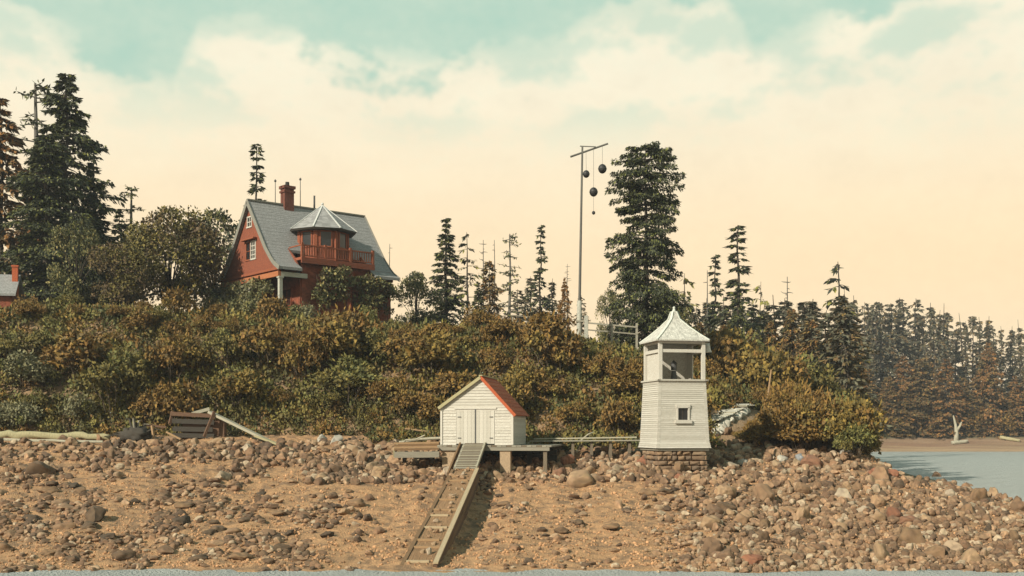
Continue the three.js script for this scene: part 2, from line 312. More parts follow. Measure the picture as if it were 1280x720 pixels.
function broadProto(name, { seed, h, R, pal, pal2 = pal, blobs = 26, n = 130, len = .3, low = .18 }) {
  const r = rngOf(seed), L = new Leaves(), wood = [], root = new THREE.Group(); root.name = name;
  wood.push(limb([V(0, -.4, 0), V(.1, h * .2, 0), V(-.05, h * .45, .1), V(.1, h * .75, 0)], .05 * h * .6, .05, 7));
  for (let b = 0; b < blobs; b++) {
    const o = sph(r); const c = V(o.x * R * .8, h * (low + (1 - low) / 2) + o.y * h * (1 - low) * .42, o.z * R * .8);
    blob(L, c, R * (.24 + .18 * r()), n, len, r() < .65 ? pal : pal2, r);
    wood.push(limb([V(0, h * (.15 + .25 * r()), 0), V(c.x * .45, c.y * .75, c.z * .45), c], .05, .015, 4));
  }
  part('trunk', wood, M.bark, root); part('crown', L.geo(), M.leaf, root);
  return root;
}
// put a copy of a tree so that its foot stands on the ground at depth d under pixel column px, its top reaching pixel row py
function plant(proto, h, px, py, d, label, category, group, wide = 1, turn = 0, sink = 0) {
  const x = (px - 640) / FOC * d, y = ground(x, d) - sink, s = (EYE + (HOR - py) / FOC * d - y) / h;
  return copyOf(proto, V(x, y, -d), turn, V(s * wide, s, s * wide), label, category, group);
}

const PATH = [[886, 527], [906, 518], [930, 509], [948, 500], [960, 488]].map(([x, y]) => [x, -(onGround(x, y, 50, 90) || V(0, 0, -64)).z]);
// ── thicket on the bank
const SH = {
  rust: [0, 1].map((k) => shrubProto('bank_shrub', 100 + k, PAL.rust, PAL.gold, { len: .135 + .03 * k })),
  olive: [0, 1].map((k) => shrubProto('bank_shrub', 110 + k, k ? PAL.gold : PAL.olive, k ? PAL.rust : PAL.green, { len: .125 + .03 * k })),
  green: [0, 1].map((k) => shrubProto('bank_shrub', 120 + k, PAL.green, PAL.olive)),
  grey: [0].map((k) => shrubProto('bank_shrub', 130 + k, PAL.grey, PAL.green)),
};
const SHWORD = { rust: 'rust brown', olive: 'olive yellow', green: 'dull green', grey: 'grey green' };
{
  const r = rngOf(77);
  const put = (x, d, s, where, group, bias = 0) => {
    const g = fbm(x * .13 + 3, d * .22 + 5, 3) + .35 * (r() - .5) + bias;
    const pxs = 640 + 1400 * x / d; if (pxs > 860 && pxs < 1000 && d < table(PATH, Math.min(pxs, 960)) + .3) { const lim = table([[880, 540], [906, 526], [930, 516], [950, 506], [966, 480], [985, 440]], pxs - 26); while (s > .3 && 535 - 1400 / d * (ground(x, d) + 2.1 * s - EYE) < lim) s -= .06; if (s < .33) return; }
    const kind = x < -22 && d < 60.5 && r() < .7 ? (r() < .6 ? 'grey' : 'green') : g > .08 ? 'rust' : g > -.16 ? (r() < .7 ? 'olive' : 'rust') : (r() < .6 ? 'green' : 'olive');
    const P = SH[kind][Math.floor(r() * SH[kind].length)];
    copyOf(P, at(x, d, -.15), r() * TAU, V(s * (.85 + .35 * r()), s * (.8 + .6 * r() ** 1.5), s * (.85 + .35 * r())), (s > 1.12 ? 'large ' : s > .85 ? 'middling ' : 'low ') + SHWORD[kind] + ' shrub ' + where, 'shrub', (s > 1.12 ? 'large ' : s > .85 ? 'middling ' : 'low ') + group + ', ' + SHWORD[kind]);
  };
  for (let d = 57; d <= 69.5; d += 1.85) for (let x = -37; x < 16.5; x += 1.95) {
    const xx = x + (r() - .5) * 2.2, dd = d + (r() - .5) * 2.4 + .8 * Math.sin(x * .7), foot = table(FOOT, xx); if (dd < foot - .5 || dd > foot + 10.5 || n2(xx * .5, dd * .6 + 20) < -.68) continue;
    const p = at(xx, dd), px = 640 + 1400 * xx / dd;
    if (px > 872 && dd < table(PATH, px) + 1.0) continue;
    if (px > 690 && px < 830 && dd > foot + 8.3) continue;
    const f = (dd - foot) / 9, band = f < .3 ? 'at the bank foot' : f < .68 ? 'halfway up the bank' : 'along the bank top', mark = px < 130 ? 'behind the mossy log' : px < 300 ? 'behind the broken crib' : px < 400 ? 'beyond the leaning planks' : px < 520 ? 'above the stone heap' : px < 660 ? 'behind the boathouse' : px < 800 ? 'between boathouse and tower' : 'behind the white tower';
    put(xx, dd, (px > 690 ? .7 + .45 * r() : .7 + .95 * r() ** 1.5) * (f > .58 ? (px > 240 && px < 520 ? .5 : .64) : 1), band + ' ' + mark, 'thicket ' + band + ' ' + mark, px > 300 && px < 720 ? .22 : .12);
  }
  // the round thicket on the point, right of the path
  for (let k = 0; k < 84; k++) {
    const px = lerp(918, 1070, r()), u = r(), g0 = onGround(px, table([[915, 548], [935, 562], [1000, 569], [1060, 578], [1095, 588]], px), 45, 110) || V(0, 0, -70), d = -g0.z + .8 + u * u * 8, x = (px - 640) / FOC * d;
    if (px < 975 && d > table(PATH, px) - 1.6 - (px > 960 ? -4 : 0)) continue;
    const spot = px < 975 ? 'beside the plank path' : px < 1040 ? 'mid way along the point' : 'at the tip of the point', row = u < .35 ? 'in the front row ' : 'in the back rows ';
    put(x, d, px < 960 ? .55 + .2 * r() : .85 + .4 * r(), row + spot, 'point thicket ' + row + spot, .12);
  }
}
// low leaves under and between the shrubs
{
  const L = new Leaves(), r = rngOf(31); blob(L, V(0, .14, 0), .42, 60, .14, [[1, 1, 1]], r, .7);
  const spots = [];
  for (let k = 0; k < 3600; k++) { const x = -38 + 56 * r(), d = 57.5 + 14 * r(), f = table(FOOT, x); if (d < f + .2) continue; const px = 640 + 1400 * x / d; if (px > 870 && d < table(PATH, px) + .4) continue; spots.push([x, d]); }
  for (let k = 0; k < 900; k++) { const x = -7 + 17 * r(), f = table(FOOT, x), d = f - 2.2 + 4.2 * r(); spots.push([x, d, .8]); }
  for (let k = 0; k < 700; k++) { const x = -38 + 31 * r(), f = table(FOOT, x), d = f - .5 + 2.4 * r(); spots.push([x, d, .8]); }
  for (let k = 0; k < 2600; k++) { const px = 930 + 260 * r(), d = 60 + 75 * r() ** 1.6, x = (px - 640) / FOC * d; if (d < table([[930, 60], [1092, 70], [1190, 90]], px) || (px < 985 && d < table(PATH, Math.min(px, 960)) + .5) || ground(x, d) < 1.7) continue; spots.push([x, d]); }
  for (let k = 0; k < 2500; k++) { const x = 55 + 110 * r(), d = 210 + 48 * r(); spots.push([x, d, 3]); }
  for (let k = 0; k < 3000; k++) { const d = 72 + 50 * r(), x = (-.52 + .75 * r()) * d; spots.push([x, d, 1.2]); }
  const m = new THREE.InstancedMesh(L.geo(), M.leaf, spots.length), q = new THREE.Matrix4(), c = new THREE.Color(); m.name = 'undergrowth';
  spots.forEach(([x, d, b = 1], i) => { const s = (.7 + .8 * r()) * b; q.compose(at(x, d, -.02), new THREE.Quaternion().setFromEuler(new THREE.Euler(0, r() * TAU, 0)), V(s, s * (.8 + .6 * r()), s)); m.setMatrixAt(i, q); c.setRGB(...pick(r() < .5 ? PAL.olive : r() < .5 ? PAL.rust : PAL.green, r)); m.setColorAt(i, c); });
  m.castShadow = m.receiveShadow = true; scene.add(m); tag(m, 'low leafy undergrowth between shrubs and trees', 'undergrowth', null, 'stuff');
}
// ── trees
{
  const S1 = V(1, 1, 1);
  const firDense = coniferProto('fir_tree', { seed: 201, h: 10, R: 2.5, prof: (t) => (t < .62 ? .95 - .25 * t : .8 * (1.08 - t) / .46 * .95) * (.85 + .25 * Math.sin(t * 37)), whorls: 38, per: 8, leaves: 100, len: .25, wid: .12, pal: PAL.fir, pal2: PAL.firgreen, trunkR: .26, gap: .04 });
  const firCone = coniferProto('fir_tree', { seed: 202, h: 10, R: 2.3, prof: (t) => (1 - t) ** .85 * (.8 + .3 * Math.sin(t * 46)), whorls: 30, per: 7, leaves: 70, len: .3, wid: .13, pal: PAL.fir, pal2: PAL.firgreen, trunkR: .2 });
  const bigFir = coniferProto('fir_tree', { seed: 203, h: 10, R: 2.15, prof: (t) => table([[0, 1.12], [.15, 1.1], [.38, 1.02], [.5, .9], [.58, .95], [.66, .76], [.73, .72], [.8, .86], [.86, .86], [.93, .78], [.97, .66], [1, .45]], t), whorls: 40, per: 9, leaves: 150, len: .2, wid: .11, droop: .3, lift: .3, pal: PAL.fir, pal2: PAL.fir, bare: .02, gap: .06, trunkR: .3, jag: .8 });
  const ragged = coniferProto('ragged_fir', { seed: 204, h: 10, R: .95, prof: (t) => table([[0, 1], [.3, 1], [.45, .75], [.55, 1.1], [.62, .45], [.75, .3], [.9, .25], [1, .12]], t), whorls: 30, per: 6, leaves: 26, len: .26, wid: .13, pal: PAL.fir, pal2: PAL.firgreen, gap: .18, trunkR: .13, jag: .8 });
  const rustCone = coniferProto('rust_tree', { seed: 205, h: 10, R: 2.4, prof: (t) => (t < .5 ? .9 : .9 * (1.04 - t) / .54) * (.85 + .25 * Math.sin(t * 31)), whorls: 28, per: 7, leaves: 46, len: .38, wid: .2, pal: PAL.rustfir, pal2: PAL.brownfir, trunkR: .2 });
  const brownCone = coniferProto('brown_tree', { seed: 206, h: 10, R: 2.2, prof: (t) => (t < .5 ? .95 : .95 * (1.06 - t) / .56) * (.85 + .25 * Math.sin(t * 29)), whorls: 26, per: 7, leaves: 34, len: .42, wid: .22, pal: PAL.brownfir, pal2: PAL.rustfir, trunkR: .2 });
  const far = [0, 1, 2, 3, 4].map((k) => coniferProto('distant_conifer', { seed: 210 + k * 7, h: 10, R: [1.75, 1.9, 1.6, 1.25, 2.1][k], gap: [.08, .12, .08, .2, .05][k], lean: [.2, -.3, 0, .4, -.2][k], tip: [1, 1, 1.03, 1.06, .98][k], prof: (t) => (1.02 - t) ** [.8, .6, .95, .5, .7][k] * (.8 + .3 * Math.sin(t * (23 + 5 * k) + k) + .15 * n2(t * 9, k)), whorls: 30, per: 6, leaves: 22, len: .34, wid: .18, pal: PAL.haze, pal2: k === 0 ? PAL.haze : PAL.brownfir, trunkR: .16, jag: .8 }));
  const yellowTop = coniferProto('yellow_topped_conifer', { seed: 215, h: 10, R: 1.35, prof: (t) => table([[0, .8], [.4, .9], [.7, .95], [.85, .5], [1, .1]], t), whorls: 17, per: 4, leaves: 14, len: .4, wid: .2, pal: PAL.fir, pal2: PAL.yellow, gap: .25, jag: .8 });
  const smallYellow = coniferProto('yellow_conifer', { seed: 216, h: 10, R: 1.5, prof: (t) => table([[0, .25], [.5, .3], [.65, 1], [.85, .7], [1, .2]], t), whorls: 16, per: 4, leaves: 14, len: .5, wid: .24, pal: PAL.yellow, pal2: PAL.fir, gap: .2 });
  const snags = [snagProto('dead_tree', 221, 10, 54, 0, PAL.fir), snagProto('dead_tree', 222, 10, 70, 9, PAL.firgreen), snagProto('dead_tree', 223, 10, 10, 0, PAL.fir)];
  const round = broadProto('broadleaf_tree', { seed: 231, h: 6, R: 3, pal: PAL.plum, pal2: PAL.olive, blobs: 46, n: 270, len: .19 });
  const greenRound = broadProto('broadleaf_tree', { seed: 232, h: 6, R: 2.6, pal: PAL.vine, pal2: PAL.fir, blobs: 30, n: 200, len: .19 });
  // left of the red house
  plant(rustCone, 10, 2, 124, 84, 'tall rust coloured conifer behind the small cottage', 'tree', null, .85, 1);
  plant(firDense, 10, 84, 92, 86, 'tall dense dark fir with pointed top beside the small cottage', 'tree', null, .78, 0);
  plant(firDense, 10, 58, 160, 82, 'dark fir with leafy green lower boughs, half merged with the tallest fir', 'tree', null, .95, 2.2);
  plant(firCone, 10, 118, 205, 88, 'dark fir shouldering the right flank of the tallest fir', 'tree', null, 1.2, 4);
  plant(firCone, 10, 150, 262, 84, 'small dark fir next to the round plum brown tree', 'tree', null, 1.1, 5);
  plant(snags[1], 10, 44, 104, 90, 'grey broken spar tree beside the tallest dark fir', 'dead tree', null, 1.4, 2);
  plant(snags[1], 10, 164, 234, 86, 'slim grey spar tree beside the round plum brown tree', 'dead tree', null, 1.5, 1);
  plant(round, 6, 212, 268, 79, 'round plum brown broadleaf tree left of the red house', 'tree', null, .86, 0);
  plant(round, 6, 158, 305, 76, 'low brown broadleaf tree in front of the dark firs', 'tree', null, .9, 2);
  plant(greenRound, 6, 270, 270, 92, 'dark green broadleaf tree behind the red house gable', 'tree', null, .8, 0);
  plant(greenRound, 6, 95, 280, 76, 'bushy dark green broadleaf tree at the foot of the tallest fir', 'tree', null, .6, 3);
  plant(ragged, 10, 320, 180, 100, 'narrow fir rising behind the ridge of the red house', 'tree', null, .95, 0);
  plant(snags[2], 10, 487, 305, 96, 'thin bare pole of a dead tree beside the red house eave', 'dead tree', null, .8, 0);
  // between house and mast
  plant(firCone, 10, 557, 273, 94, 'dark pointed fir, tallest between red house and mast', 'tree', null, 1.05, 0);
  plant(greenRound, 6, 520, 345, 90, 'low dark broadleaf tree between red house and pointed fir', 'tree', null, .8, 1);
  plant(yellowTop, 10, 583, 290, 112, 'thin yellow green conifer close beside the pointed fir', 'tree', null, .8, 1);
  plant(brownCone, 10, 612, 325, 96, 'dark brown bushy conifer right of the pointed fir', 'tree', null, .8, 1);
  plant(firCone, 10, 598, 352, 92, 'small dark fir squeezed between pointed fir and brown conifer', 'tree', null, .9, 3);
  plant(snags[0], 10, 604, 300, 118, 'thin dead spar behind the dark brown conifer', 'dead tree', null, .7, 1);
  plant(snags[2], 10, 618, 300, 118, 'bare dead pole behind the dark brown conifer', 'dead tree', null, .7, 2);
  plant(snags[1], 10, 637, 293, 118, 'tall thin spar tree with short tufts right of the brown conifer', 'dead tree', null, 1.2, 2);
  plant(ragged, 10, 676, 281, 126, 'tall ragged grey spar tree above the hazy bushes', 'tree', null, .9, 1);
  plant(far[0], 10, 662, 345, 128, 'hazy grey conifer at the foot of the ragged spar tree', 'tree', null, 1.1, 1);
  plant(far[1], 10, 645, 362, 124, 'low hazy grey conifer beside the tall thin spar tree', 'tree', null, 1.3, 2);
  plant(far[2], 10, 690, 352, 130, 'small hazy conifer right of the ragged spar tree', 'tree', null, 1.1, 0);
  plant(rustCone, 10, 706, 348, 68, 'orange brown columnar tree left of the signal mast', 'tree', null, .55, 1);
  plant(snags[0], 10, 709, 330, 72, 'dead spar sticking out of the orange brown tree', 'dead tree', null, .8, 0);
  plant(far[1], 10, 728, 368, 96, 'small grey green conifer behind the signal mast foot', 'tree', null, .8, 0);
  plant(bigFir, 10, 807, 185, 71, 'very tall black green fir with blunt top right of the signal mast', 'tree', null, .67, 2.2);
  plant(greenRound, 6, 762, 366, 76, 'low dark bush tree at the foot of the blunt topped fir', 'tree', null, .45, 2);
  plant(greenRound, 6, 830, 372, 80, 'low dark bush tree between blunt topped fir and white tower', 'tree', null, .7, 4);
  // the wood right of the tower
  plant(smallYellow, 10, 856, 342, 110, 'yellow topped small conifer above the tower roof', 'tree', null, .85, 0);
  plant(ragged, 10, 894, 318, 125, 'grey ragged spar tree left of the tall black spire fir', 'tree', null, 1.0, 1);
  plant(snags[2], 10, 884, 338, 125, 'bare dead pole left of the tall black spire fir', 'dead tree', null, .7, 1);
  plant(ragged, 10, 923, 281, 108, 'tall black spire fir with thin top right of the tower', 'tree', null, 1.25, 2);
  plant(firCone, 10, 923, 352, 104, 'dark fir around the foot of the tall black spire fir', 'tree', null, .75, 2);
  plant(smallYellow, 10, 950, 352, 128, 'small yellow topped conifer right of the tall black spire fir', 'tree', null, .6, 2);
  plant(yellowTop, 10, 1047, 327, 150, 'conifer with yellow green boughs standing above the wood', 'tree', null, .9, 1);
  plant(snags[0], 10, 984, 346, 130, 'thin dead spar poking above the brown trees', 'dead tree', null, .7, 1);
  const r = rngOf(301);
  const sky = [[838, 392], [870, 372], [900, 384], [935, 388], [960, 378], [985, 364], [1010, 374], [1060, 374], [1085, 380], [1105, 384], [1130, 376], [1160, 390], [1200, 402], [1240, 400], [1280, 407], [1400, 405]];
  const wood = (px) => px < 890 ? 'behind the tower roof' : px < 940 ? 'around the tall black spire fir' : px < 970 ? 'by the small yellow topped conifer' : px < 1015 ? 'around the thin dead spar' : px < 1070 ? 'below the yellow boughed conifer' : 'nearest the bay';
  const shore = (px) => px < 1130 ? 'where the wood meets the bay' : px < 1180 ? 'between wood and pale stump' : px < 1215 ? 'behind the pale stump' : px < 1256 ? 'behind the large orange brown conifer' : 'beyond the yellowish drift log';
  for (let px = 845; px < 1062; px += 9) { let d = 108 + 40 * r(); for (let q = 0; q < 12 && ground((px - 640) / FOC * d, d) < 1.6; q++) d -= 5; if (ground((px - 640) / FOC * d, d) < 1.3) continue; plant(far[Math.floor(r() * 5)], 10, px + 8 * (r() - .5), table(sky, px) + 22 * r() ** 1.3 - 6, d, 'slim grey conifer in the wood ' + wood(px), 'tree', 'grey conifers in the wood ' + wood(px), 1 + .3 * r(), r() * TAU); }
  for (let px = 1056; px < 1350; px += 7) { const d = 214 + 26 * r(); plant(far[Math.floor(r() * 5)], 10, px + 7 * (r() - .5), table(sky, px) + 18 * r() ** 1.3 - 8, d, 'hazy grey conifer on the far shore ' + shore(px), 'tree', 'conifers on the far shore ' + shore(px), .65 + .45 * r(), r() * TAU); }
  for (const [px, py, d, w] of [[990, 385, 96, .7], [1015, 398, 92, .8], [965, 400, 90, .8], [1040, 410, 98, .8], [1068, 412, 92, .7], [940, 410, 88, .8], [905, 405, 84, .8], [875, 402, 82, .8], [1058, 440, 90, 1]]) plant(brownCone, 10, px, py, d, 'brown bushy conifer at the front of the wood ' + wood(px), 'tree', 'brown conifers at the front of the wood ' + wood(px), w, r() * TAU);
  plant(rustCone, 10, 1236, 428, 209, 'large orange brown conifer on the far beach edge', 'tree', null, .8, 1);
  plant(rustCone, 10, 1268, 470, 209, 'smaller orange brown conifer on the far beach edge', 'tree', null, .95, 3);
  for (const [px, py, d] of [[1150, 478, 209], [1128, 486, 208], [1172, 490, 208], [1290, 455, 209], [1215, 492, 208], [1112, 470, 209]]) plant(brownCone, 10, px, py, d, 'low brown tree on the far beach edge', 'tree', 'low brown trees on the far beach edge', 1.25, r() * TAU);
  for (let k = 0; k < 12; k++) plant(k % 3 ? brownCone : rustCone, 10, 1062 + 20 * k + 10 * r(), 440 + 50 * r(), 208 + 4 * r(), (k % 3 ? 'bushy brown' : 'bushy rust') + ' tree on the far shore ' + shore(1062 + 20 * k), 'tree', (k % 3 ? 'brown' : 'rust') + ' trees on the far shore ' + shore(1062 + 20 * k), .8 + .35 * r(), r() * TAU);
  // brush in front of the wood
  for (let k = 0; k < 56; k++) {
    const px = 880 + 205 * r(), d = table([[880, 70], [960, 70], [1092, 80], [1150, 100]], px) + 16 * r(), x = (px - 640) / FOC * d; if (ground(x, d) < 1.4) continue;
    const kd = r() < .45 ? 'olive' : r() < .6 ? 'rust' : 'green', s = 1.4 + .9 * r();
    copyOf(SH[kd][k % 2], at(x, d, -.15), r() * TAU, V(s, s * (.9 + .5 * r()), s), SHWORD[kd] + ' shrub in the brush ' + wood(px), 'shrub', 'brush ' + wood(px) + ', ' + SHWORD[kd]);
  }
  for (let k = 0; k < 34; k++) {
    const px = 1105 + 200 * r(), d = 209 + 4 * r(), x = (px - 640) / FOC * d; if (px > 1190 && px < 1206) continue;
    const kd = r() < .5 ? 'olive' : 'rust', s = 1.5 + 1.2 * r(); copyOf(SH[kd][k % 2], at(x, d, -.2), r() * TAU, V(s, s, s), SHWORD[kd] + ' leafy shrub along the far beach', 'shrub', 'shrubs along the far beach, ' + SHWORD[kd]);
  }
}

// ───────────────────────── the red house on the bank
{
  const th = 40 * Math.PI / 180, L = 9.15, Wd = 8.4, hz = Wd / 2, YE = 3.25, YR = 8.35, C = W(349, 400, 75); C.y = 11.75;
  const H = thing('house', 'red shingled house with steep grey roof and corner turret above the bank', 'house', C, th);
  const prof = [[0, 0], [.57, .69], [.8, .9], [1, 1]], ov = 4.65;
  const roofY = (u) => YR - (YR - YE) * table(prof, u / ov);      // height of the roof u metres out from the ridge
  const outline = (u0, u1) => { const o = []; for (let u = u0; u <= u1 + .001; u += (u1 - u0) / 24) { o.push([u, roofY(u)]); if (u < u1 - .05) o.push([u + .001, roofY(u + .001) - .018]); } return o; };
  const slab = (u1f, u1r, x0, x1) => {                              // roof piece from x0 to x1, stepped in courses; u = z + hz
    const f = outline(0, u1f), b = outline(0, u1r), poly = [];
    for (const [u, y] of f) poly.push([-(u - hz), y]);
    for (const [u, y] of f.slice().reverse()) poly.push([-(u - hz), y - .2]);
    for (const [u, y] of b.slice(2)) poly.push([-(-u - hz), y - .2]);
    for (const [u, y] of b.slice().reverse().slice(0, -1)) poly.push([-(-u - hz), y]);
    return prism(poly, x1 - x0, (g) => g.rotateY(Math.PI / 2).translate(x0, 0, 0));
  };
  part('roof', slab(ov, ov, -.22, 1.5), M.houseroof, H); part('roof', slab(2.75, ov, 1.5, 7.35), M.houseroof, H); part('roof', slab(ov, ov, 7.35, L + .22), M.houseroof, H);
  part('ridge_cap', bx(L + .48, .1, .22, L / 2, YR + .03, -hz), M.rooffascia, H);
  for (const s of [-1, 1]) for (const [x, nm] of [[-.25, 0], [L + .25, 1]]) {                                     // rake boards
    const g = []; for (let k = 0; k < 12; k++) { const u0 = ov * k / 12, u1 = ov * (k + 1) / 12; g.push(beam(V(x, roofY(u0) - .12, -hz + s * u0), V(x, roofY(u1) - .12, -hz + s * u1), .05, .3)); } part('rake_board', g, M.rooffascia, H);
  }
  // upper gable wall with window openings
  const gable = (x, holes) => {
    const s = new THREE.Shape(); s.moveTo(-(0 - .02), 2.95);
    for (let k = 0; k <= 10; k++) { const u = hz * (1 - k / 10); s.lineTo(-(u - hz), roofY(u) - .19); }
    for (let k = 1; k <= 10; k++) { const u = hz * k / 10; s.lineTo(-(-u - hz), roofY(u) - .19); }
    s.lineTo(Wd - .02, 2.95); s.closePath();
    for (const [a, b, c, d] of holes) { const p = new THREE.Path(); p.moveTo(a, c); p.lineTo(b, c); p.lineTo(b, d); p.lineTo(a, d); p.closePath(); s.holes.push(p); }
    const g = new THREE.ExtrudeGeometry(s, { depth: .14, bevelEnabled: false }); g.rotateY(Math.PI / 2).translate(x, 0, 0); return g;
  };
  const wins = [[3.35, 4.85, 4.15, 5.5], [3.95, 4.65, 6.45, 7.25]];
  part('gable_wall', gable(0, wins), M.redwall, H);
  part('gable_wall', gable(L - .14, []), M.redwall, H);
  const window = (parent, w, h, mk, cols, rows, frameM = M.white) => {           // frame with bars, local plane xy, facing +z
    const f = part('window', mk([bx(w + .16, .09, .1, 0, h / 2, 0), bx(w + .2, .1, .16, 0, -h / 2, 0), bx(.09, h, .1, -w / 2, 0, 0), bx(.09, h, .1, w / 2, 0, 0)]), frameM, parent);
    part('pane', mk([bx(w, h, .02, 0, 0, -.03)]), M.glass, f);
    const bars = []; for (let k = 1; k < cols; k++) bars.push(bx(.05, h - .09, .04, -w / 2 + w * k / cols, 0, .01)); for (let k = 1; k < rows; k++) bars.push(bx(w - .09, .05, .036, 0, -h / 2 + h * k / rows, .01));
    if (bars.length) part('glazing_bar', mk(bars), frameM, f);
    return f;
  };
  const onGable = (z, y, x = .03) => (gs) => { const g = mergeGeometries(gs.map((q) => q.toNonIndexed())); g.rotateY(-Math.PI / 2); g.translate(x, y, z); return g; };
  const onFront = (x, y, z) => (gs) => { const g = mergeGeometries(gs.map((q) => q.toNonIndexed())); g.translate(x, y, z); return g; };
  window(H, .72, 1.25, onGable(-3.75, 4.82), 3, 4); window(H, .66, 1.25, onGable(-4.5, 4.82), 1, 2, M.redwood); window(H, .62, .72, onGable(-4.3, 6.85), 2, 2);
  part('window_hood', bx(.3, .1, 1.9, -.16, 5.6, -4.1), M.redwood, H);
  part('sill_band', bx(.22, .34, Wd + .3, -.05, 2.78, -hz), M.orangebeam, H);
  part('sill_band', bx(.12, .16, Wd + .2, -.08, 3.15, -hz), M.redwood, H);
  // ground floor set back behind the corner porch
  part('wall', [bx(.2, 3.2, Wd - .6, 1.9, 1.4, -hz - .1)], M.redwall, H);
  part('wall', [bx(L - 1.9, 3.9, .2, (L + 1.9) / 2, 1.95 - .2, -.45)], M.redwall, H);
  part('wall', [bx(.2, 3.6, Wd - .7, L - .12, 1.6, -hz - .05)], M.redwall, H);
  part('wall', [bx(L - 1.9, 3.6, .2, (L + 1.9) / 2, 1.6, -Wd + .2)], M.redwall, H);
  part('porch_floor', bx(L + .3, .25, Wd + .2, L / 2, -.02, -hz), M.greytimber2, H);
  part('foundation', bx(L, 1.3, Wd - .4, L / 2, -.8, -hz), M.concrete, H);
  for (const [x, z] of [[.05, .05], [.05, -Wd + .05], [.05, -hz]]) { const p = part('porch_post', bx(.24, 2.5, .24, x, 1.36, z), M.palewood, H); part('post_cap', bx(.36, .12, .36, x, 2.56, z), M.palewood, p); part('post_foot', bx(.34, .2, .34, x, .2, z), M.palewood, p); }
  part('eave_beam', bx(2.0, .3, .22, 1.06, 2.78, .04), M.palewood, H);
  for (const z of [-2.2, -6.3]) window(H, 1.3, 1.2, onGable(z, 1.5, 1.78), 2, 2, M.redwood);
  for (const x of [4.1, 6.3, 8.4]) window(H, 1.0, 1.25, onFront(x, 1.5, -.33), 2, 2, M.redwood);
  part('porch_rail', [bx(.08, .1, Wd - .3, 0, 1.0, -hz), bx(.06, .08, Wd - .3, 0, .35, -hz)], M.redwood, H);
  // balcony
  const bX0 = 1.5, bX1 = 7.35, bY = 3.95;
  part('balcony_floor', bx(bX1 - bX0, .18, 2.2, (bX0 + bX1) / 2, bY, -.85), M.redwood, H);
  part('balcony_fascia', bx(bX1 - bX0, .4, .1, (bX0 + bX1) / 2, bY - .12, .3), M.redwall, H);
  const rail = part('balcony_rail', [bx(bX1 - bX0, .09, .12, (bX0 + bX1) / 2, bY + .9, .24), bx(bX1 - bX0, .07, .08, (bX0 + bX1) / 2, bY + .2, .24), bx(.09, .08, 1.6, bX0 + .04, bY + .9, -.6)], M.redwood, H);
  for (let x = bX0 + .1; x < bX1; x += .19) part('baluster', bx(.07, .64, .03, x, bY + .54, .24), M.redwood, rail);
  for (const x of [bX0 + .1, 3.4, 5.4, bX1 - .1]) part('rail_post', bx(.16, 1.05, .16, x, bY + .55, .24), M.redwood, rail);
  for (const x of [bX0 + .02, bX1 - .02]) part('dormer_cheek', prism([[.2, 3.1], [-2.2, 3.1], [-2.2, 5.4], [-1.4, 4.7], [-.6, 4.1]].map(([z, y]) => [-z, y]), .1, (g) => g.rotateY(Math.PI / 2).translate(x - .05, 0, 0)), M.redwall, H);
  // turret: eight walls with windows, cone roof with pale hips
  const tx = 4.45, tz = -1.95, tr = 1.72, tb = 3.9, te = 6.32, ta = 8.2, er = 2.5;
  for (let k = 0; k < 8; k++) {
    const a = (k + .5) / 8 * TAU, w = 2 * tr * Math.tan(Math.PI / 8), mk = (gs) => { const g = mergeGeometries(gs.map((q) => q.toNonIndexed())); g.rotateY(Math.PI / 2 - a).translate(tx + Math.cos(a) * tr, 0, tz + Math.sin(a) * tr); return g; };
    part('turret_wall', mk([bx(w, te - tb, .12, 0, (te + tb) / 2, -.06)]), M.redwall, H);
    part('corner_board', mk([bx(.22, te - tb, .1, -w / 2, (te + tb) / 2, .0)]), M.redwood, H);
    if (Math.sin(a) > 0) { const f = part('window', mk([bx(.86, .08, .08, 0, te - .2, .03), bx(.86, .08, .08, 0, tb + 1.15, .03), bx(.08, 1.05, .08, -.4, te - .75, .03), bx(.08, 1.05, .08, .4, te - .75, .03)]), M.redwood, H); part('pane', mk([bx(.74, 1.0, .02, 0, te - .74, .02)]), M.glass, f); }
  }
  const cone = new THREE.ConeGeometry(er, ta - te + .08, 8, 6).rotateY(Math.PI / 8 * 0).translate(tx, (te + ta) / 2, tz);
  part('turret_roof', cone.toNonIndexed(), M.houseroof, H).geometry.computeVertexNormals();
  part('turret_eave', new THREE.CylinderGeometry(er - .02, er - .1, .12, 8).translate(tx, te - .1, tz), M.darktimber, H);
  for (let k = 0; k < 8; k++) { const a = k / 8 * TAU, c = V(tx + Math.sin(a) * er, te - .01, tz + Math.cos(a) * er); part('hip_cap', beam(c, V(tx, ta + .04, tz), .1, .06), M.hipcap, H); }
  part('finial', new THREE.SphereGeometry(.1, 8, 6).translate(tx, ta + .12, tz), M.hipcap, H);
  // chimney, stovepipe and rods
  const ch = part('chimney', [bx(.74, 2.6, .62, 2.9, 8.2, -hz), bx(.88, .14, .76, 2.9, 9.3, -hz)], M.brick, H); part('chimney_cap', bx(.92, .2, .8, 2.9, 9.62, -hz), M.brick, ch);
  part('chimney_pot', new THREE.CylinderGeometry(.14, .17, .34, 8).translate(2.9, 9.86, -hz), M.dark, ch);
  for (const [x, h] of [[3.95, 10.5], [1.95, 10.1]]) { const rd = part('lightning_rod', new THREE.CylinderGeometry(.022, .03, h - 8.2, 6).translate(x, (h + 8.2) / 2, -hz), M.iron, H); part('rod_ball', new THREE.SphereGeometry(.09, 8, 6).translate(x, h - .12, -hz), M.iron, rd); }
  part('stovepipe', new THREE.CylinderGeometry(.07, .07, 1.2, 8).translate(5.1, 8.75, -hz), M.iron, H);
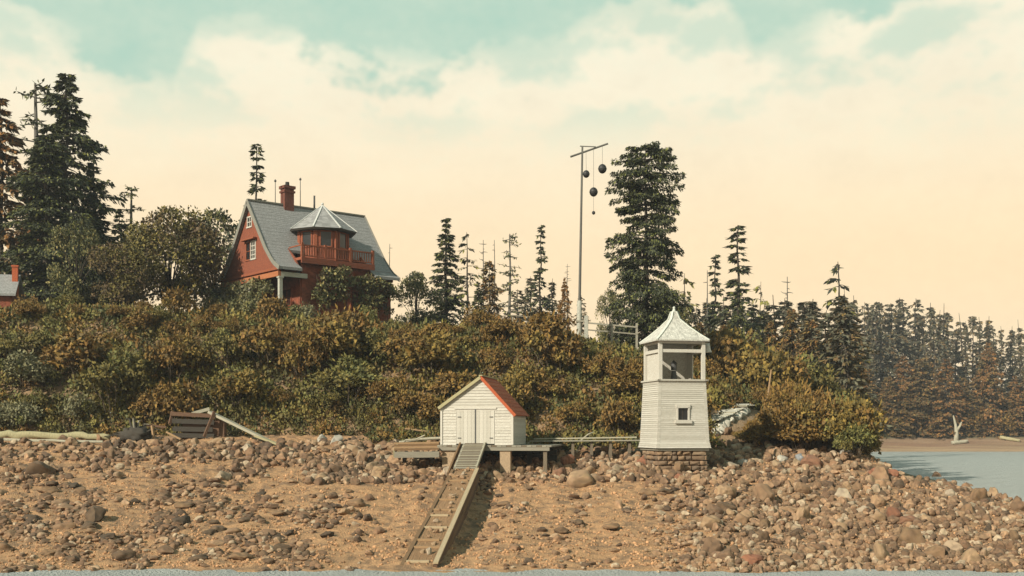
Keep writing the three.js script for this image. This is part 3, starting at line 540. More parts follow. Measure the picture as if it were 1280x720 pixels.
  // creepers and garden bushes at the house
  const wp = (x, y, z) => H.localToWorld(V(x, y, z)); H.updateMatrixWorld(true);
  const L1 = new Leaves(), r = rngOf(401); for (let k = 0; k < 60; k++) { const x = 2.6 + 6.4 * r(), y = .4 + 3.1 * Math.sqrt(r()) * (1 - .35 * Math.abs(x - 5) / 4.5); blob(L1, V(x, y, .25 + .55 * r()), .32 + .22 * r(), 70, .2, r() < .75 ? PAL.vine : PAL.plum, r); }
  for (let k = 0; k < 64; k++) { const z = -.7 - 7.4 * r(), y = .5 + 1.9 * r(); blob(L1, V(-.35 - .35 * r(), y, z), .26 + .2 * r(), 60, .18, r() < .7 ? PAL.vine : PAL.grey, r); }
  const st = []; for (let k = 0; k < 9; k++) { const x = 2.8 + .7 * k; st.push(limb([V(x, -.3, .3), V(x + .2, 1.2, .25), V(x - .1, 3, .2)], .035, .012, 5)); }
  const vine = thing('climbing_vine', 'dark green creeper climbing the front of the red house', 'vine', C, th); part('foliage', L1.geo(), M.leaf, vine); part('stem', st, M.stem, vine);
  const gb = shrubProto('garden_bush', 410, PAL.vine, PAL.grey);
  for (const [x, z, s] of [[-.9, -1.6, 1.05], [-.9, -3.3, 1.15], [-1, -5.2, 1.1], [-1.0, -7.2, 1.2], [1.2, 1.0, 1.0], [8.6, 1.1, .8]]) { const p = wp(x, 0, z); copyOf(gb, V(p.x, ground(p.x, -p.z) - .1, p.z), x * 7 + z, V(s, s, s), 'dark green garden bush against the porch of the red house', 'bush', 'garden bushes round the red house porch'); }
}
// the small cottage at the left
{
  const c = W(2, 352, 76); c.y = ground(c.x, 76) - .1;
  const H = thing('cottage', 'small cottage with grey roof and red chimney under the rust conifer', 'cottage', c, .25);
  const w = 4.2, d = 3.2; part('wall', bx(w, 2.2, d, -1.2, 1.1, 0), M.redwall, H);
  const yE = 2.1, yR = 3.5;
  part('roof', prism([[-d / 2 - .3, yE - .1], [0, yR], [d / 2 + .3, yE - .1], [d / 2 + .3, yE - .25], [0, yR - .18], [-d / 2 - .3, yE - .25]], w + .6, (g) => g.rotateY(Math.PI / 2).translate(-1.2 - w / 2 - .3, 0, 0)), M.houseroof, H);
  part('gable_board', prism([[-d / 2, yE - .1], [0, yR - .2], [d / 2, yE - .1]], .1, (g) => g.rotateY(Math.PI / 2).translate(-1.2 + w / 2 - .1, 0, 0)), M.yellowtrim, H);
  part('chimney', [bx(.36, 2.0, .4, .95, 3.0, .5), bx(.46, .12, .5, .95, 4.0, .5)], M.redtrim, H);
  part('door', bx(.9, 1.7, .06, -.6, .9, d / 2 + .03), M.darktimber, H);
}

// ───────────────────────── white light tower
{
  const c = W(842.5, 590, 49.5); c.y = ground(c.x, 49.5) - .15;
  const T = thing('light_tower', 'white shingled square light tower with open lantern and peaked roof', 'tower', c, 11.5 * Math.PI / 180);
  const y0 = EYE - 24.5 / FOC * 49.5 - c.y, y1 = EYE + 56.5 / FOC * 49.5 - c.y, y2 = EYE + 107 / FOC * 49.5 - c.y, y3 = EYE + 146 / FOC * 49.5 - c.y;
  const hw = (y) => y < y0 + .25 ? 1.2 + .05 * (1 - (y - y0) / .25) : lerp(1.2, 1.0, (y - y0) / (y2 - y0));
  // rough stone base
  const stoneBlock = (w, h, d, x, y, z) => { const g = new THREE.BoxGeometry(w, h, d, 3, 3, 1), p = g.attributes.position; for (let i = 0; i < p.count; i++) { const a = p.getX(i), b = p.getY(i), e = Math.max(Math.abs(a) / w, Math.abs(b) / h) > .45 ? 1 : 0; p.setXYZ(i, a * (1 - .07 * e) + .025 * n3(a * 5 + x * 9, b * 5 + y * 9, 1), b * (1 - .08 * e) + .025 * n3(a * 5 + x * 9, b * 5 + y * 9, 7), p.getZ(i) - .035 * e + .03 * n3(a * 7 + x * 5, b * 7 + y * 5, 3)); } g.computeVertexNormals(); return g.translate(x, y, z); };
  const br = rngOf(507), stoneM = [std(.30, .19, .11, { map: sandTex }), std(.24, .155, .095, { map: sandTex }), std(.34, .235, .15, { map: sandTex }), std(.19, .13, .085, { map: sandTex })];
  for (let k = 0; k < 4; k++) for (let s = 0; s < 4; s++) { const hh = (y0 - .1) / 4; let x = -1.12; while (x < 1.08) { const w = Math.min(.2 + .55 * br() ** 1.5, 1.12 - x); if (w < .08) break; part('base_stone', stoneBlock(w - .02 - .03 * br(), hh - .02 - .05 * br(), .22 + .06 * br(), x + w / 2, hh * (k + .5), 1.0 + .03 * br()).rotateY(s * Math.PI / 2), stoneM[Math.floor(br() * 4)], T); x += w; } }
  for (let s = 0; s < 4; s++) part('sill_timber', bx(s % 2 ? 2.1 : 2.36, .1, .2, 0, y0 - .055, 1.08).rotateY(s * Math.PI / 2), M.greytimber2, T);
  part('base_fill', bx(1.9, y0 - .06, 1.9, 0, (y0 - .06) / 2, 0), M.fill, T);
  part('core', hull8([V(-1.0, y0, 1.0), V(1.0, y0, 1.0), V(1.0, y0, -1.0), V(-1.0, y0, -1.0), V(-.86, y1 - .06, .86), V(.86, y1 - .06, .86), V(.86, y1 - .06, -.86), V(-.86, y1 - .06, -.86)]), M.greytimber, T);
  const N = 32, r = rngOf(501), mats = [M.white, M.white2, M.white3], wy = y0 + 1.47, ww = .25, wh = .29;
  for (let s = 0; s < 4; s++) {
    const wall = new THREE.Group(); wall.name = 'wall'; wall.rotation.y = s * Math.PI / 2; T.add(wall);
    for (let k = 0; k < N; k++) {
      const a = lerp(y0, y1, k / N), b = lerp(y0, y1, (k + 1) / N) - .004, ha = hw(a), hb = hw(b), pieces = [];
      const strip = (f0, f1) => hull8([V(ha * f0, a, ha + .012 * (s % 2)), V(ha * f1, a, ha + .012 * (s % 2)), V(ha * f1, a, ha - .14), V(ha * f0, a, ha - .14), V(hb * f0, b, hb - .015), V(hb * f1, b, hb - .015), V(hb * f1, b, hb - .14), V(hb * f0, b, hb - .14)]);
      const cut = s === 0 && b > wy - wh && a < wy + wh ? [[-1, -ww / ha], [ww / ha, 1]] : [[-1, 1]];
      for (const [f0, f1] of cut) { const m = part('shingle_course', strip(f0, f1), mats[Math.floor(r() * 3)], wall); }
    }
  }
  const zw = hw(wy);
  const wf = part('window', [bx(.64, .16, .1, 0, wy + wh + .05, zw), bx(.76, .15, .18, 0, wy - wh - .04, zw + .01), bx(.06, .6, .1, -ww - .01, wy, zw), bx(.06, .6, .1, ww + .01, wy, zw)], M.white3, T);
  part('pane', bx(.47, .56, .02, 0, wy, zw - .07), M.glass, wf); part('glazing_bar', [bx(.022, .58, .03, 0, wy, zw - .05), bx(.5, .022, .028, 0, wy, zw - .05)], M.darktimber, wf);
  // lantern
  const hl = 1.05; const sill = hw(y1);
  part('lantern_floor', bx(sill * 2 + .02, .1, sill * 2 + .02, 0, y1 + .0, 0), M.white2, T);
  for (let s = 0; s < 4; s++) part('sill_board', bx(sill * 2 + .16, .07, .14, 0, y1 + .075, sill + .01 - .012 * (s % 2)).rotateY(s * Math.PI / 2), s ? M.white : M.white2, T);
  for (const [x, z] of [[-1, 1], [1, 1], [1, -1], [-1, -1]]) part('corner_post', bx(.15, y2 - y1 - .1, .15, x * (hl - .07), (y1 + y2) / 2 + .05, z * (hl - .07)), M.white3, T);
  for (let s = 0; s < 4; s++) part('lantern_beam', bx(1.82, .14, .09, 0, y2 - .44, hl - .07).rotateY(s * Math.PI / 2), M.white3, T);
  for (let s = 0; s < 4; s++) part('top_plate', bx(1.82, .12, .12, 0, y2 - .06, hl - .07).rotateY(s * Math.PI / 2), M.white, T);
  part('lantern_wall', bx(.05, y2 - y1 - .62, 1.7, -hl + .12, (y1 + y2 - .5) / 2 + .06, 0), M.white3, T);
  part('lantern_wall', bx(1.86, y2 - y1 - .2, .05, 0, (y1 + y2) / 2 + .02, -hl + .07), M.white, T);
  part('lantern_wall', bx(.05, y2 - y1 - .2, .75, hl - .09, (y1 + y2) / 2 + .02, -.6), M.white, T);
  part('lantern_lamp', [new THREE.CylinderGeometry(.1, .16, .5, 10).translate(.1, y1 + .3, -.3), new THREE.CylinderGeometry(.13, .13, .3, 10).translate(.1, y1 + .72, -.3), new THREE.ConeGeometry(.16, .16, 10).translate(.1, y1 + .95, -.3)], M.iron, T);
  // bell-cast pyramid roof
  const prof = [[1.2, y2 - .02], [1.2, y2 + .04], [.86, y2 + .33], [.5, y2 + .68], [.2, y2 + 1.02], [.1, y3 - .02], [.0, y3 + .02]];
  for (let s = 0; s < 4; s++) {
    const pos = [], uv = []; for (let k = 0; k < prof.length - 1; k++) { const [a, ya] = prof[k], [b, yb] = prof[k + 1]; const q = [[-a, ya, a], [a, ya, a], [b, yb, b], [-b, yb, b]]; for (const i of [0, 1, 2, 0, 2, 3]) { pos.push(...q[i]); uv.push(q[i][0] * .6, q[i][1] * .8); } }
    pos.push(-1.2, y2 - .02, 1.2, 0, y2 - .02, 0, 1.2, y2 - .02, 1.2); uv.push(0, 0, 0, 1, 1, 0);
    const g = new THREE.BufferGeometry(); g.setAttribute('position', new THREE.Float32BufferAttribute(pos, 3)); g.setAttribute('uv', new THREE.Float32BufferAttribute(uv, 2)); g.computeVertexNormals(); g.rotateY(s * Math.PI / 2);
    part('roof_slope', g, M.towerroof, T);
    const hip = []; for (let k = 1; k < 5; k++) hip.push(beam(V(prof[k][0], prof[k][1], prof[k][0]), V(prof[k + 1][0], prof[k + 1][1], prof[k + 1][0]), .1, .04)); part('hip_cap', hip.map((q) => q.rotateY(s * Math.PI / 2)), M.hip, T);
  }
  part('finial', [new THREE.CylinderGeometry(.045, .1, .2, 8).translate(0, y3 + .03, 0), new THREE.SphereGeometry(.06, 10, 8).translate(0, y3 + .15, 0)], M.hip, T);
  // fog bell under a small hood on the right side
  T.updateMatrixWorld(true); const bp = T.localToWorld(V(1.12, y2 - .2, .62));
  const B = thing('fog_bell', 'white fog bell hung under the tower eave on its right side', 'bell', bp, 11.5 * Math.PI / 180);
  part('bell', new THREE.LatheGeometry([[.0, .1], [.08, .1], [.12, .02], [.14, -.12], [.2, -.26], [.19, -.27], [.0, -.2]].map(([x, y]) => new THREE.Vector2(x, y)), 14).translate(.2, 0, 0), M.white3, B);
  part('bracket', [beam(V(-.13, .12, 0), V(.3, .12, 0), .06, .06), beam(V(-.13, -.25, 0), V(.08, .1, 0), .05, .05)], M.white2, B);
}

// ───────────────────────── boathouse on its deck
const SHED = W(552, 556, 49.2); // front left floor corner
{
  const rot = -10 * Math.PI / 180, w = 3.16, len = 3.5, fy = SHED.y;
  const B = thing('boathouse', 'small white clapboard boathouse with red roof and double door', 'shed', SHED, rot);
  const eL = 1.72, eR = 1.40, rx = w * .56, ry = 2.92, r = rngOf(601), mats = [M.white, M.white2, M.white3];
  const topAt = (x) => x < rx ? lerp(eL, ry, x / rx) : lerp(ry, eR, (x - rx) / (w - rx));
  const bh = .125, nb = Math.ceil(ry / bh);
  part('frame', prism([[.05, .02], [w - .05, .02], [w - .05, eR - .06], [rx, ry - .08], [.05, eL - .06]], len - .1, (g) => g.translate(0, 0, -len + .05)), M.white2, B);
  const dx0 = .66, dx1 = 2.38, dh = 1.56;
  for (const face of ['front', 'back']) {
    const wall = new THREE.Group(); wall.name = 'wall'; B.add(wall);
    for (let k = 0; k < nb; k++) {
      const a = k * bh, b = Math.min(ry, a + bh - .004); if (a > ry - .05) continue;
      const left = (y) => y < eL ? 0 : (y - eL) / (ry - eL) * rx, right = (y) => y < eR ? w : w - (y - eR) / (ry - eR) * (w - rx);
      const spans = face === 'front' && b < dh + .03 ? [[0, dx0], [dx1, w]] : [[null, null]];
      for (const [s0, s1] of spans) {
        const xa0 = s0 ?? left(a), xa1 = s1 ?? right(a), xb0 = s0 === null ? left(b) : s0, xb1 = s1 === null ? right(b) : (s1 === w ? right(b) : s1);
        const g = hull8([V(xa0, a, .03), V(xa1, a, .03), V(xa1, a, -.06), V(xa0, a, -.06), V(xb0, b, .008), V(xb1, b, .008), V(xb1, b, -.06), V(xb0, b, -.06)]);
        if (face === 'back') g.rotateY(0).translate(0, 0, -len + .03);
        part('clapboard', g, mats[Math.floor(r() * 3)], wall);
      }
    }
  }
  for (const [x, e, s] of [[0, eL, -1], [w, eR, 1]]) { const wall = new THREE.Group(); wall.name = 'wall'; B.add(wall); for (let a = 0; a < e - .06; a += bh) part('clapboard', hull8([V(x - .05, a, 0), V(x + s * .025, a, 0), V(x + s * .025, a, -len), V(x - .05, a, -len), V(x - .05, a + bh - .004, 0), V(x + s * .006, a + bh - .004, 0), V(x + s * .006, a + bh - .004, -len), V(x - .05, a + bh - .004, -len)].map((v, i, A) => s < 0 ? v : v)), mats[Math.floor(r() * 3)], wall); }
  for (const [x, e] of [[0, eL], [w, eR]]) part('corner_board', bx(.09, e - .02, .09, x, e / 2, .015), M.white3, B);
  // doors
  for (const s of [0, 1]) {
    const x0 = s ? 1.535 : dx0 + .01, x1 = s ? dx1 - .01 : 1.505, D = new THREE.Group(); D.name = 'door'; B.add(D);
    for (let k = 0; k < 5; k++) { const a = lerp(x0, x1, k / 5), b = lerp(x0, x1, (k + 1) / 5) - .006; part('board', bx(b - a, dh - .06, .05, (a + b) / 2, dh / 2 + .02, .0), mats[(k + s) % 3], D); }
    for (const y of [.3, 1.22]) part('hinge', bx(.15, .035, .02, s ? x1 - .14 : x0 + .14, y, .036), M.iron, D);
  }
  part('door_gap_strip', bx(.05, dh - .04, .03, 1.52, dh / 2 + .01, .03), M.iron, B);  // dark strip standing in for the shaded gap between the door leaves
  part('door_header', bx(dx1 - dx0 + .16, .07, .05, (dx0 + dx1) / 2, dh + .04, .035), M.white3, B);
  // roof boards
  const over = .12;
  for (const s of [0, 1]) {
    const R = new THREE.Group(); R.name = 'roof_slope'; B.add(R); const n = 9;
    const e0 = s ? V(w + .14, eR - .13, 0) : V(-.12, eL - .12, 0), rg = V(rx, ry + .03, 0);
    for (let k = 0; k < n; k++) { const a = e0.clone().lerp(rg, k / n), b = e0.clone().lerp(rg, (k + 1) / n + .012), up = .02; const nrm = V(-(rg.y - e0.y), rg.x - e0.x, 0).normalize(); if (nrm.y < 0) nrm.negate(); a.addScaledVector(nrm, .035 + up); b.addScaledVector(nrm, .035); const a2 = a.clone().addScaledVector(nrm, -.045), b2 = b.clone().addScaledVector(nrm, -.03); const q = (v, z) => V(v.x, v.y, z); part('roof_board', s ? hull8([q(b2, over), q(a2, over), q(a2, -len - over), q(b2, -len - over), q(b, over), q(a, over), q(a, -len - over), q(b, -len - over)]) : hull8([q(a2, over), q(b2, over), q(b2, -len - over), q(a2, -len - over), q(a, over), q(b, over), q(b, -len - over), q(a, -len - over)]), k % 2 ? M.redroof : M.redroof2, R); }
    part('barge_board', beam(V(e0.x, e0.y + .0, over + .02), V(rg.x, rg.y + .0, over + .02), .03, .13), s ? M.redtrim : M.yellowtrim, B);
  }
  part('ridge_board', bx(.16, .05, len + 2 * over, rx, ry + .11, -len / 2), M.yellowtrim, B);
  // deck
  const D = thing('boathouse_deck', 'plank deck on posts under the white boathouse', 'deck', SHED, rot); const dl = 4.75;
  let pk = 0; for (let x = -.15; x < dl; x += .22) part('plank', bx(.205, .07, 4.1, x + .1, -.045, -1.88), [M.greytimber, M.greytimber2, M.timber][pk++ % 3], D);
  part('rim_beam', bx(dl + .2, .16, .1, dl / 2 - .05, -.165, .1), M.greytimber2, D); part('rim_beam', bx(dl + .2, .16, .1, dl / 2 - .05, -.165, -3.8), M.timber, D);
  D.updateMatrixWorld(true);
  const support = (x, z, ww, mat, nm) => { const p = D.localToWorld(V(x, 0, z)), bot = ground(p.x, -p.z) - .2 - p.y; part(nm, bx(ww, -bot - .245, ww * .8, x, (bot - .245) / 2, z), mat, D); };
  support(.35, -.2, .62, M.concrete, 'pier_block'); support(2.85, -.1, .46, M.concrete, 'pier_block'); support(4.6, 0, .16, M.timber, 'post'); support(1.5, -1.2, .3, M.darktimber, 'post'); support(3.6, -1.9, .24, M.darktimber, 'post'); support(.4, -3.6, .3, M.darktimber, 'post'); support(2.8, -3.6, .3, M.darktimber, 'post'); support(4.4, -3.6, .2, M.darktimber, 'post');
  { const g = []; for (let k = 0; k < 5; k++) g.push([k]); for (const [k] of g) part('under_deck_shade_board', bx(dl, .2, .05, dl / 2, -.36 - .215 * k, -2.6), M.darktimber, D); }  // dark boards added to deepen the shade under the deck
}
let SLIPFRAME;
// gangway and slipway
{
  const a = W(592.5, 556, 48.9), b = SLIP0.clone(), g = thing('gangway', 'grey cleated plank gangway from boathouse door to slipway', 'gangway', V(b.x, ground(b.x, -b.z), b.z));
  const o = g.position, A = a.clone().sub(o).add(V(0, .02, .02)), Bq = b.clone().sub(o).add(V(0, .04, 0)), dir = Bq.clone().sub(A).normalize(), side = V(0, 1, 0).cross(dir).normalize(), up = dir.clone().cross(side).normalize();
  for (const s of [-1, 1]) part('stringer', beam(A.clone().addScaledVector(side, s * .44).addScaledVector(up, -.07), Bq.clone().addScaledVector(side, s * .44).addScaledVector(up, -.07), .09, .14), M.greytimber2, g);
  const n = 15, mats = [M.greytimber, M.palelog, M.greytimber2]; for (let k = 0; k < n; k++) { const c = A.clone().lerp(Bq, (k + .5) / n); part('plank', beam(c.clone().addScaledVector(side, -.48), c.clone().addScaledVector(side, .48), .15, .035 + .008 * (k % 2), up), mats[k % 3], g); }
  for (let k = 0; k < n; k += 1) { const c = A.clone().lerp(Bq, (k + .02) / n).addScaledVector(up, .035); part('cleat', beam(c.clone().addScaledVector(side, -.4), c.clone().addScaledVector(side, .4), .035, .035, up), M.timber, g); }
  part('kerb_board', beam(A.clone().addScaledVector(side, .5).addScaledVector(up, .06), Bq.clone().addScaledVector(side, .5).addScaledVector(up, .06), .05, .12), M.palelog, g);
  part('side_plank', beam(A.clone().addScaledVector(side, -.6).addScaledVector(up, -.02), Bq.clone().addScaledVector(side, -.72).addScaledVector(up, -.3), .07, .24), M.browntimber, g);
}
{
  const b = SLIP1, a = SLIP0, S = thing('slipway', 'long sloping timber slipway packed with sand and stones down to the water', 'slipway', V(b.x, 0, b.z)), o = S.position;
  const A = a.clone().sub(o), Bq = b.clone().sub(o), dir = Bq.clone().sub(A).normalize(), side = V(0, 1, 0).cross(dir).normalize(); const w = .5, n = 9;
  for (const s of [-1, 1]) for (let row = 0; row < 3; row++) for (let k = 0; k < n; k++) {
    const p = A.clone().lerp(Bq, k / n), q = A.clone().lerp(Bq, (k + .985) / n), off = V(0, -.09 - .23 * row - .012 * ((k + row) % 3), 0);
    part('side_timber', beam(p.addScaledVector(side, s * w + .008 * ((k * 7 + row * 3) % 4)).add(off), q.addScaledVector(side, s * w).add(off), .12, .215), s > 0 ? (row % 2 ? M.browntimber : M.oldtimber) : M.browntimber, S);
  }
  for (let k = 0; k < 5; k++) part('cap_board', beam(A.clone().lerp(Bq, k / 5).addScaledVector(side, w + .01).add(V(0, .045, 0)), A.clone().lerp(Bq, (k + .99) / 5).addScaledVector(side, w + .01).add(V(0, .045, 0)), .15, .05), M.slipcap, S);
  part('fill', hull8([[-1, 0], [1, 0], [1, 1], [-1, 1]].map(([s, e]) => (e ? A : Bq).clone().addScaledVector(side, s * (w - .07)).add(V(0, -.75, 0))).concat([[-1, 0], [1, 0], [1, 1], [-1, 1]].map(([s, e]) => (e ? A : Bq).clone().addScaledVector(side, s * (w - .07)).add(V(0, -.035, 0))))), M.fill, S);
  const r = rngOf(611); for (let k = 0; k < 17; k++) { if (r() < .6) continue; const c = A.clone().lerp(Bq, (k + .5) / 17).add(V(0, -.02 + .02 * r(), 0)); part('sleeper', beam(c.clone().addScaledVector(side, -.42), c.clone().addScaledVector(side, .42 * (.3 + .7 * r())), .14, .07), r() < .6 ? M.tantimber : M.slipcap, S); }
  SLIPFRAME = { A: A.clone().add(o), B: Bq.clone().add(o), side, S };
}
// boardwalk from the boathouse deck to the tower
{
  const a = W(662, 553, 52), b = W(803, 551, 51.6), g = thing('boardwalk', 'narrow plank walk between boathouse and white tower', 'boardwalk', V(a.x, ground(a.x, 52), a.z)), o = g.position, A = a.clone().sub(o), Bq = b.clone().sub(o);
  A.y += .06; Bq.y += .02;
  for (const s of [-.27, 0, .27]) part('plank', beam(A.clone().add(V(0, .002 * s, s)), Bq.clone().add(V(0, 0, s)), .25, .05), s ? M.greytimber : M.palelog, g);
  for (let k = 0; k < 6; k++) { const c = A.clone().lerp(Bq, (k + .3) / 6), wx = c.x + o.x, wd = -(c.z + o.z), bot = ground(wx, wd) - .15 - o.y; if (c.y - .05 - bot > .05) part('post', bx(.12, c.y - .05 - bot, .5, c.x, (c.y - .05 + bot) / 2, c.z), M.timber, g); }
  part('hand_rail', beam(A.clone().add(V(.2, .1, -.5)), Bq.clone().add(V(-.2, .14, -.5)), .07, .06), M.palelog, g);
  // low plank kerb and its pale driftwood stick
  single('driftwood_stick', limb([W(725, 552, 53), W(735, 543, 53), W(742, 540, 53.2)], .05, .02, 6), M.palelog, 'pale driftwood stick leaning by the plank walk', 'driftwood');
}
// path of planks up the bank beside the tower
{
  const pts = [[884, 531], [906, 520], [930, 510], [948, 500]].map(([x, y]) => onGround(x, y, 50, 80)).filter(Boolean);
  const g = thing('plank_path', 'grey plank path climbing the bank right of the tower', 'path', pts[0].clone()), o = g.position;
  const curve = new THREE.CatmullRomCurve3(pts), n = 20;
  for (let k = 0; k < n; k++) { const c = curve.getPoint((k + .5) / n).sub(o), t = curve.getTangent((k + .5) / n), s = V(t.z, 0, -t.x).normalize(); c.y = ground(c.x + o.x, -(c.z + o.z)) - o.y + .14; part('plank', beam(c.clone().addScaledVector(s, -.65), c.clone().addScaledVector(s, .65), .24, .06, V(0, 1, 0)), k % 3 ? M.palewood : M.palelog, g); }
  const er = rngOf(651), eg = [0, 1, 2].map((k) => { let g = new THREE.IcosahedronGeometry(1, 1); g.deleteAttribute('normal'); g.deleteAttribute('uv'); g = mergeVertices(g); const p = g.attributes.position; for (let i = 0; i < p.count; i++) { const q = 1 + .3 * n3(p.getX(i) + k * 5, p.getY(i), p.getZ(i)); p.setXYZ(i, p.getX(i) * q, p.getY(i) * q * .75, p.getZ(i) * q); } return toCreasedNormals(g, .6); }), em = std(.5, .46, .38);
  for (let k = 0; k < 30; k++) { const c = curve.getPoint(er()).sub(o), sz = .12 + .14 * er(); c.x += .2 * er(); c.z += .6 + .5 * er(); c.y = ground(c.x + o.x, -(c.z + o.z)) - o.y + sz * .4; const st = part('edge_stone', eg[k % 3], em, g); st.position.copy(c); st.scale.setScalar(sz); st.rotation.set(er() * 3, er() * 6, 0); }
  const m = pts.map((p) => p.clone().sub(o)); for (let k = 0; k < m.length - 1; k++) part('edge_rail', beam(m[k].clone().add(V(-.1, .22, -.55)), m[k + 1].clone().add(V(-.1, .22, -.55)), .08, .1), M.darktimber, g);
  const pd = -pts[pts.length - 1].z + 1.2, p0 = W(953, 500, pd), top = W(964, 462, pd); p0.y = Math.min(p0.y, ground(p0.x, pd) + .1);
  single('leaning_pole', limb([p0.clone().add(V(0, -.2, 0)), p0.clone().lerp(top, .5).add(V(.1, 0, 0)), top], .075, .045, 7), M.tantimber, 'tan pole leaning upright at the top of the plank path', 'pole');
}

// ───────────────────────── signal mast
{
  const d = 66, base = W(723.5, 421, d); base.y = ground(base.x, d) - .3;
  const Mst = thing('signal_mast', 'tall thin signal mast with tilted yard at the top of the bank', 'mast', base), up = W(728, 183, d).sub(base), mid = W(724.3, 376, d).sub(base);
  part('lower_mast', limb([V(0, -.1, 0), mid], .15, .14, 10), M.palewood, Mst); part('pole', limb([mid.clone().add(V(0, -.4, 0)), up], .085, .055, 8), M.mast, Mst);
  part('stub_post', bx(.2, mid.y * .72, .2, .42, mid.y * .36, .1), M.palewood, Mst);
  part('clamp', [bx(.75, .1, .3, .2, mid.y * .35, .02), bx(.75, .1, .3, .2, mid.y * .62, .02)], M.greytimber, Mst);
  const y0 = W(713, 196, d).sub(base), y1 = W(760, 179.5, d).sub(base); part('yard', limb([y0, y0.clone().lerp(y1, .5), y1], .06, .055, 8), M.mast, Mst);
  const a0 = W(726, 179.5, d).sub(base).add(V(0, 0, -.6)), a1 = W(744, 184.5, d).sub(base).add(V(0, 0, .2)); part('cross_arm', limb([a0, a1], .035, .035, 6), M.mast, Mst);
  for (const [px, py, rr, kind] of [[753, 211, .25, 'largest black signal ball, hanging near the yard end'], [732.5, 218.5, .2, 'black signal ball hanging close against the mast'], [742, 240, .245, 'black signal ball hanging lowest of the three big ones'], [742, 266, .1, 'tiny black weight hanging below the signal balls']]) {
    const p = W(px, py, d).add(V(0, 0, px < 735 ? .2 : 0)), B = thing('signal_ball', kind, 'signal ball', p);
    const g = new THREE.SphereGeometry(rr, 16, 12); g.scale(1, 1.12, 1); part('ball', g, M.ball, B); part('band', new THREE.TorusGeometry(rr * 1.01, rr * .06, 5, 18).rotateX(Math.PI / 2), M.iron, B);
    const yp = y0.clone().lerp(y1, (px - 713) / 47).add(base).sub(p); part('halyard', limb([V(0, rr, 0), yp], .008, .008, 4), M.iron, B);
  }
  // rail fence behind the mast
  const F = thing('rail_fence', 'low rail fence on the bank top beside the blunt topped fir', 'fence', at(W(735, 405, 68).x, 68)), fo = F.position;
  const f0 = W(733, 403.5, 68), f1 = W(797, 409, 68); part('rail', beam(f0.clone().sub(fo), f1.clone().sub(fo), .07, .09), M.greytimber, F); part('rail', beam(f0.clone().sub(fo).add(V(0, -.42, -.02)), f1.clone().sub(fo).add(V(0, -.42, -.02)), .06, .08), M.greytimber2, F);
  for (const px of [734, 765, 796]) { const p = W(px, 406, 68), bot = ground(p.x, 68) - .3; part('post', bx(.13, p.y + .1 - bot, .13, p.x - fo.x, (p.y + .1 + bot) / 2 - fo.y, -.06), M.greytimber, F); }
  const G = thing('rail_fence', 'long pale rail fence behind the thicket left of the mast', 'fence', at(W(645, 395, 72).x, 72)), go = G.position;
  const g0 = W(640, 394, 72), g1 = W(712, 401, 72); part('rail', beam(g0.clone().sub(go), g1.clone().sub(go), .05, .06), M.greytimber2, G); for (const px of [641, 664, 688, 711]) { const p = W(px, 398, 72), bot = ground(p.x, 72) - .3; if (p.y > bot) part('post', bx(.12, p.y + .1 - bot, .12, p.x - go.x, (p.y + .1 + bot) / 2 - go.y, -.1), M.greytimber, G); }
}

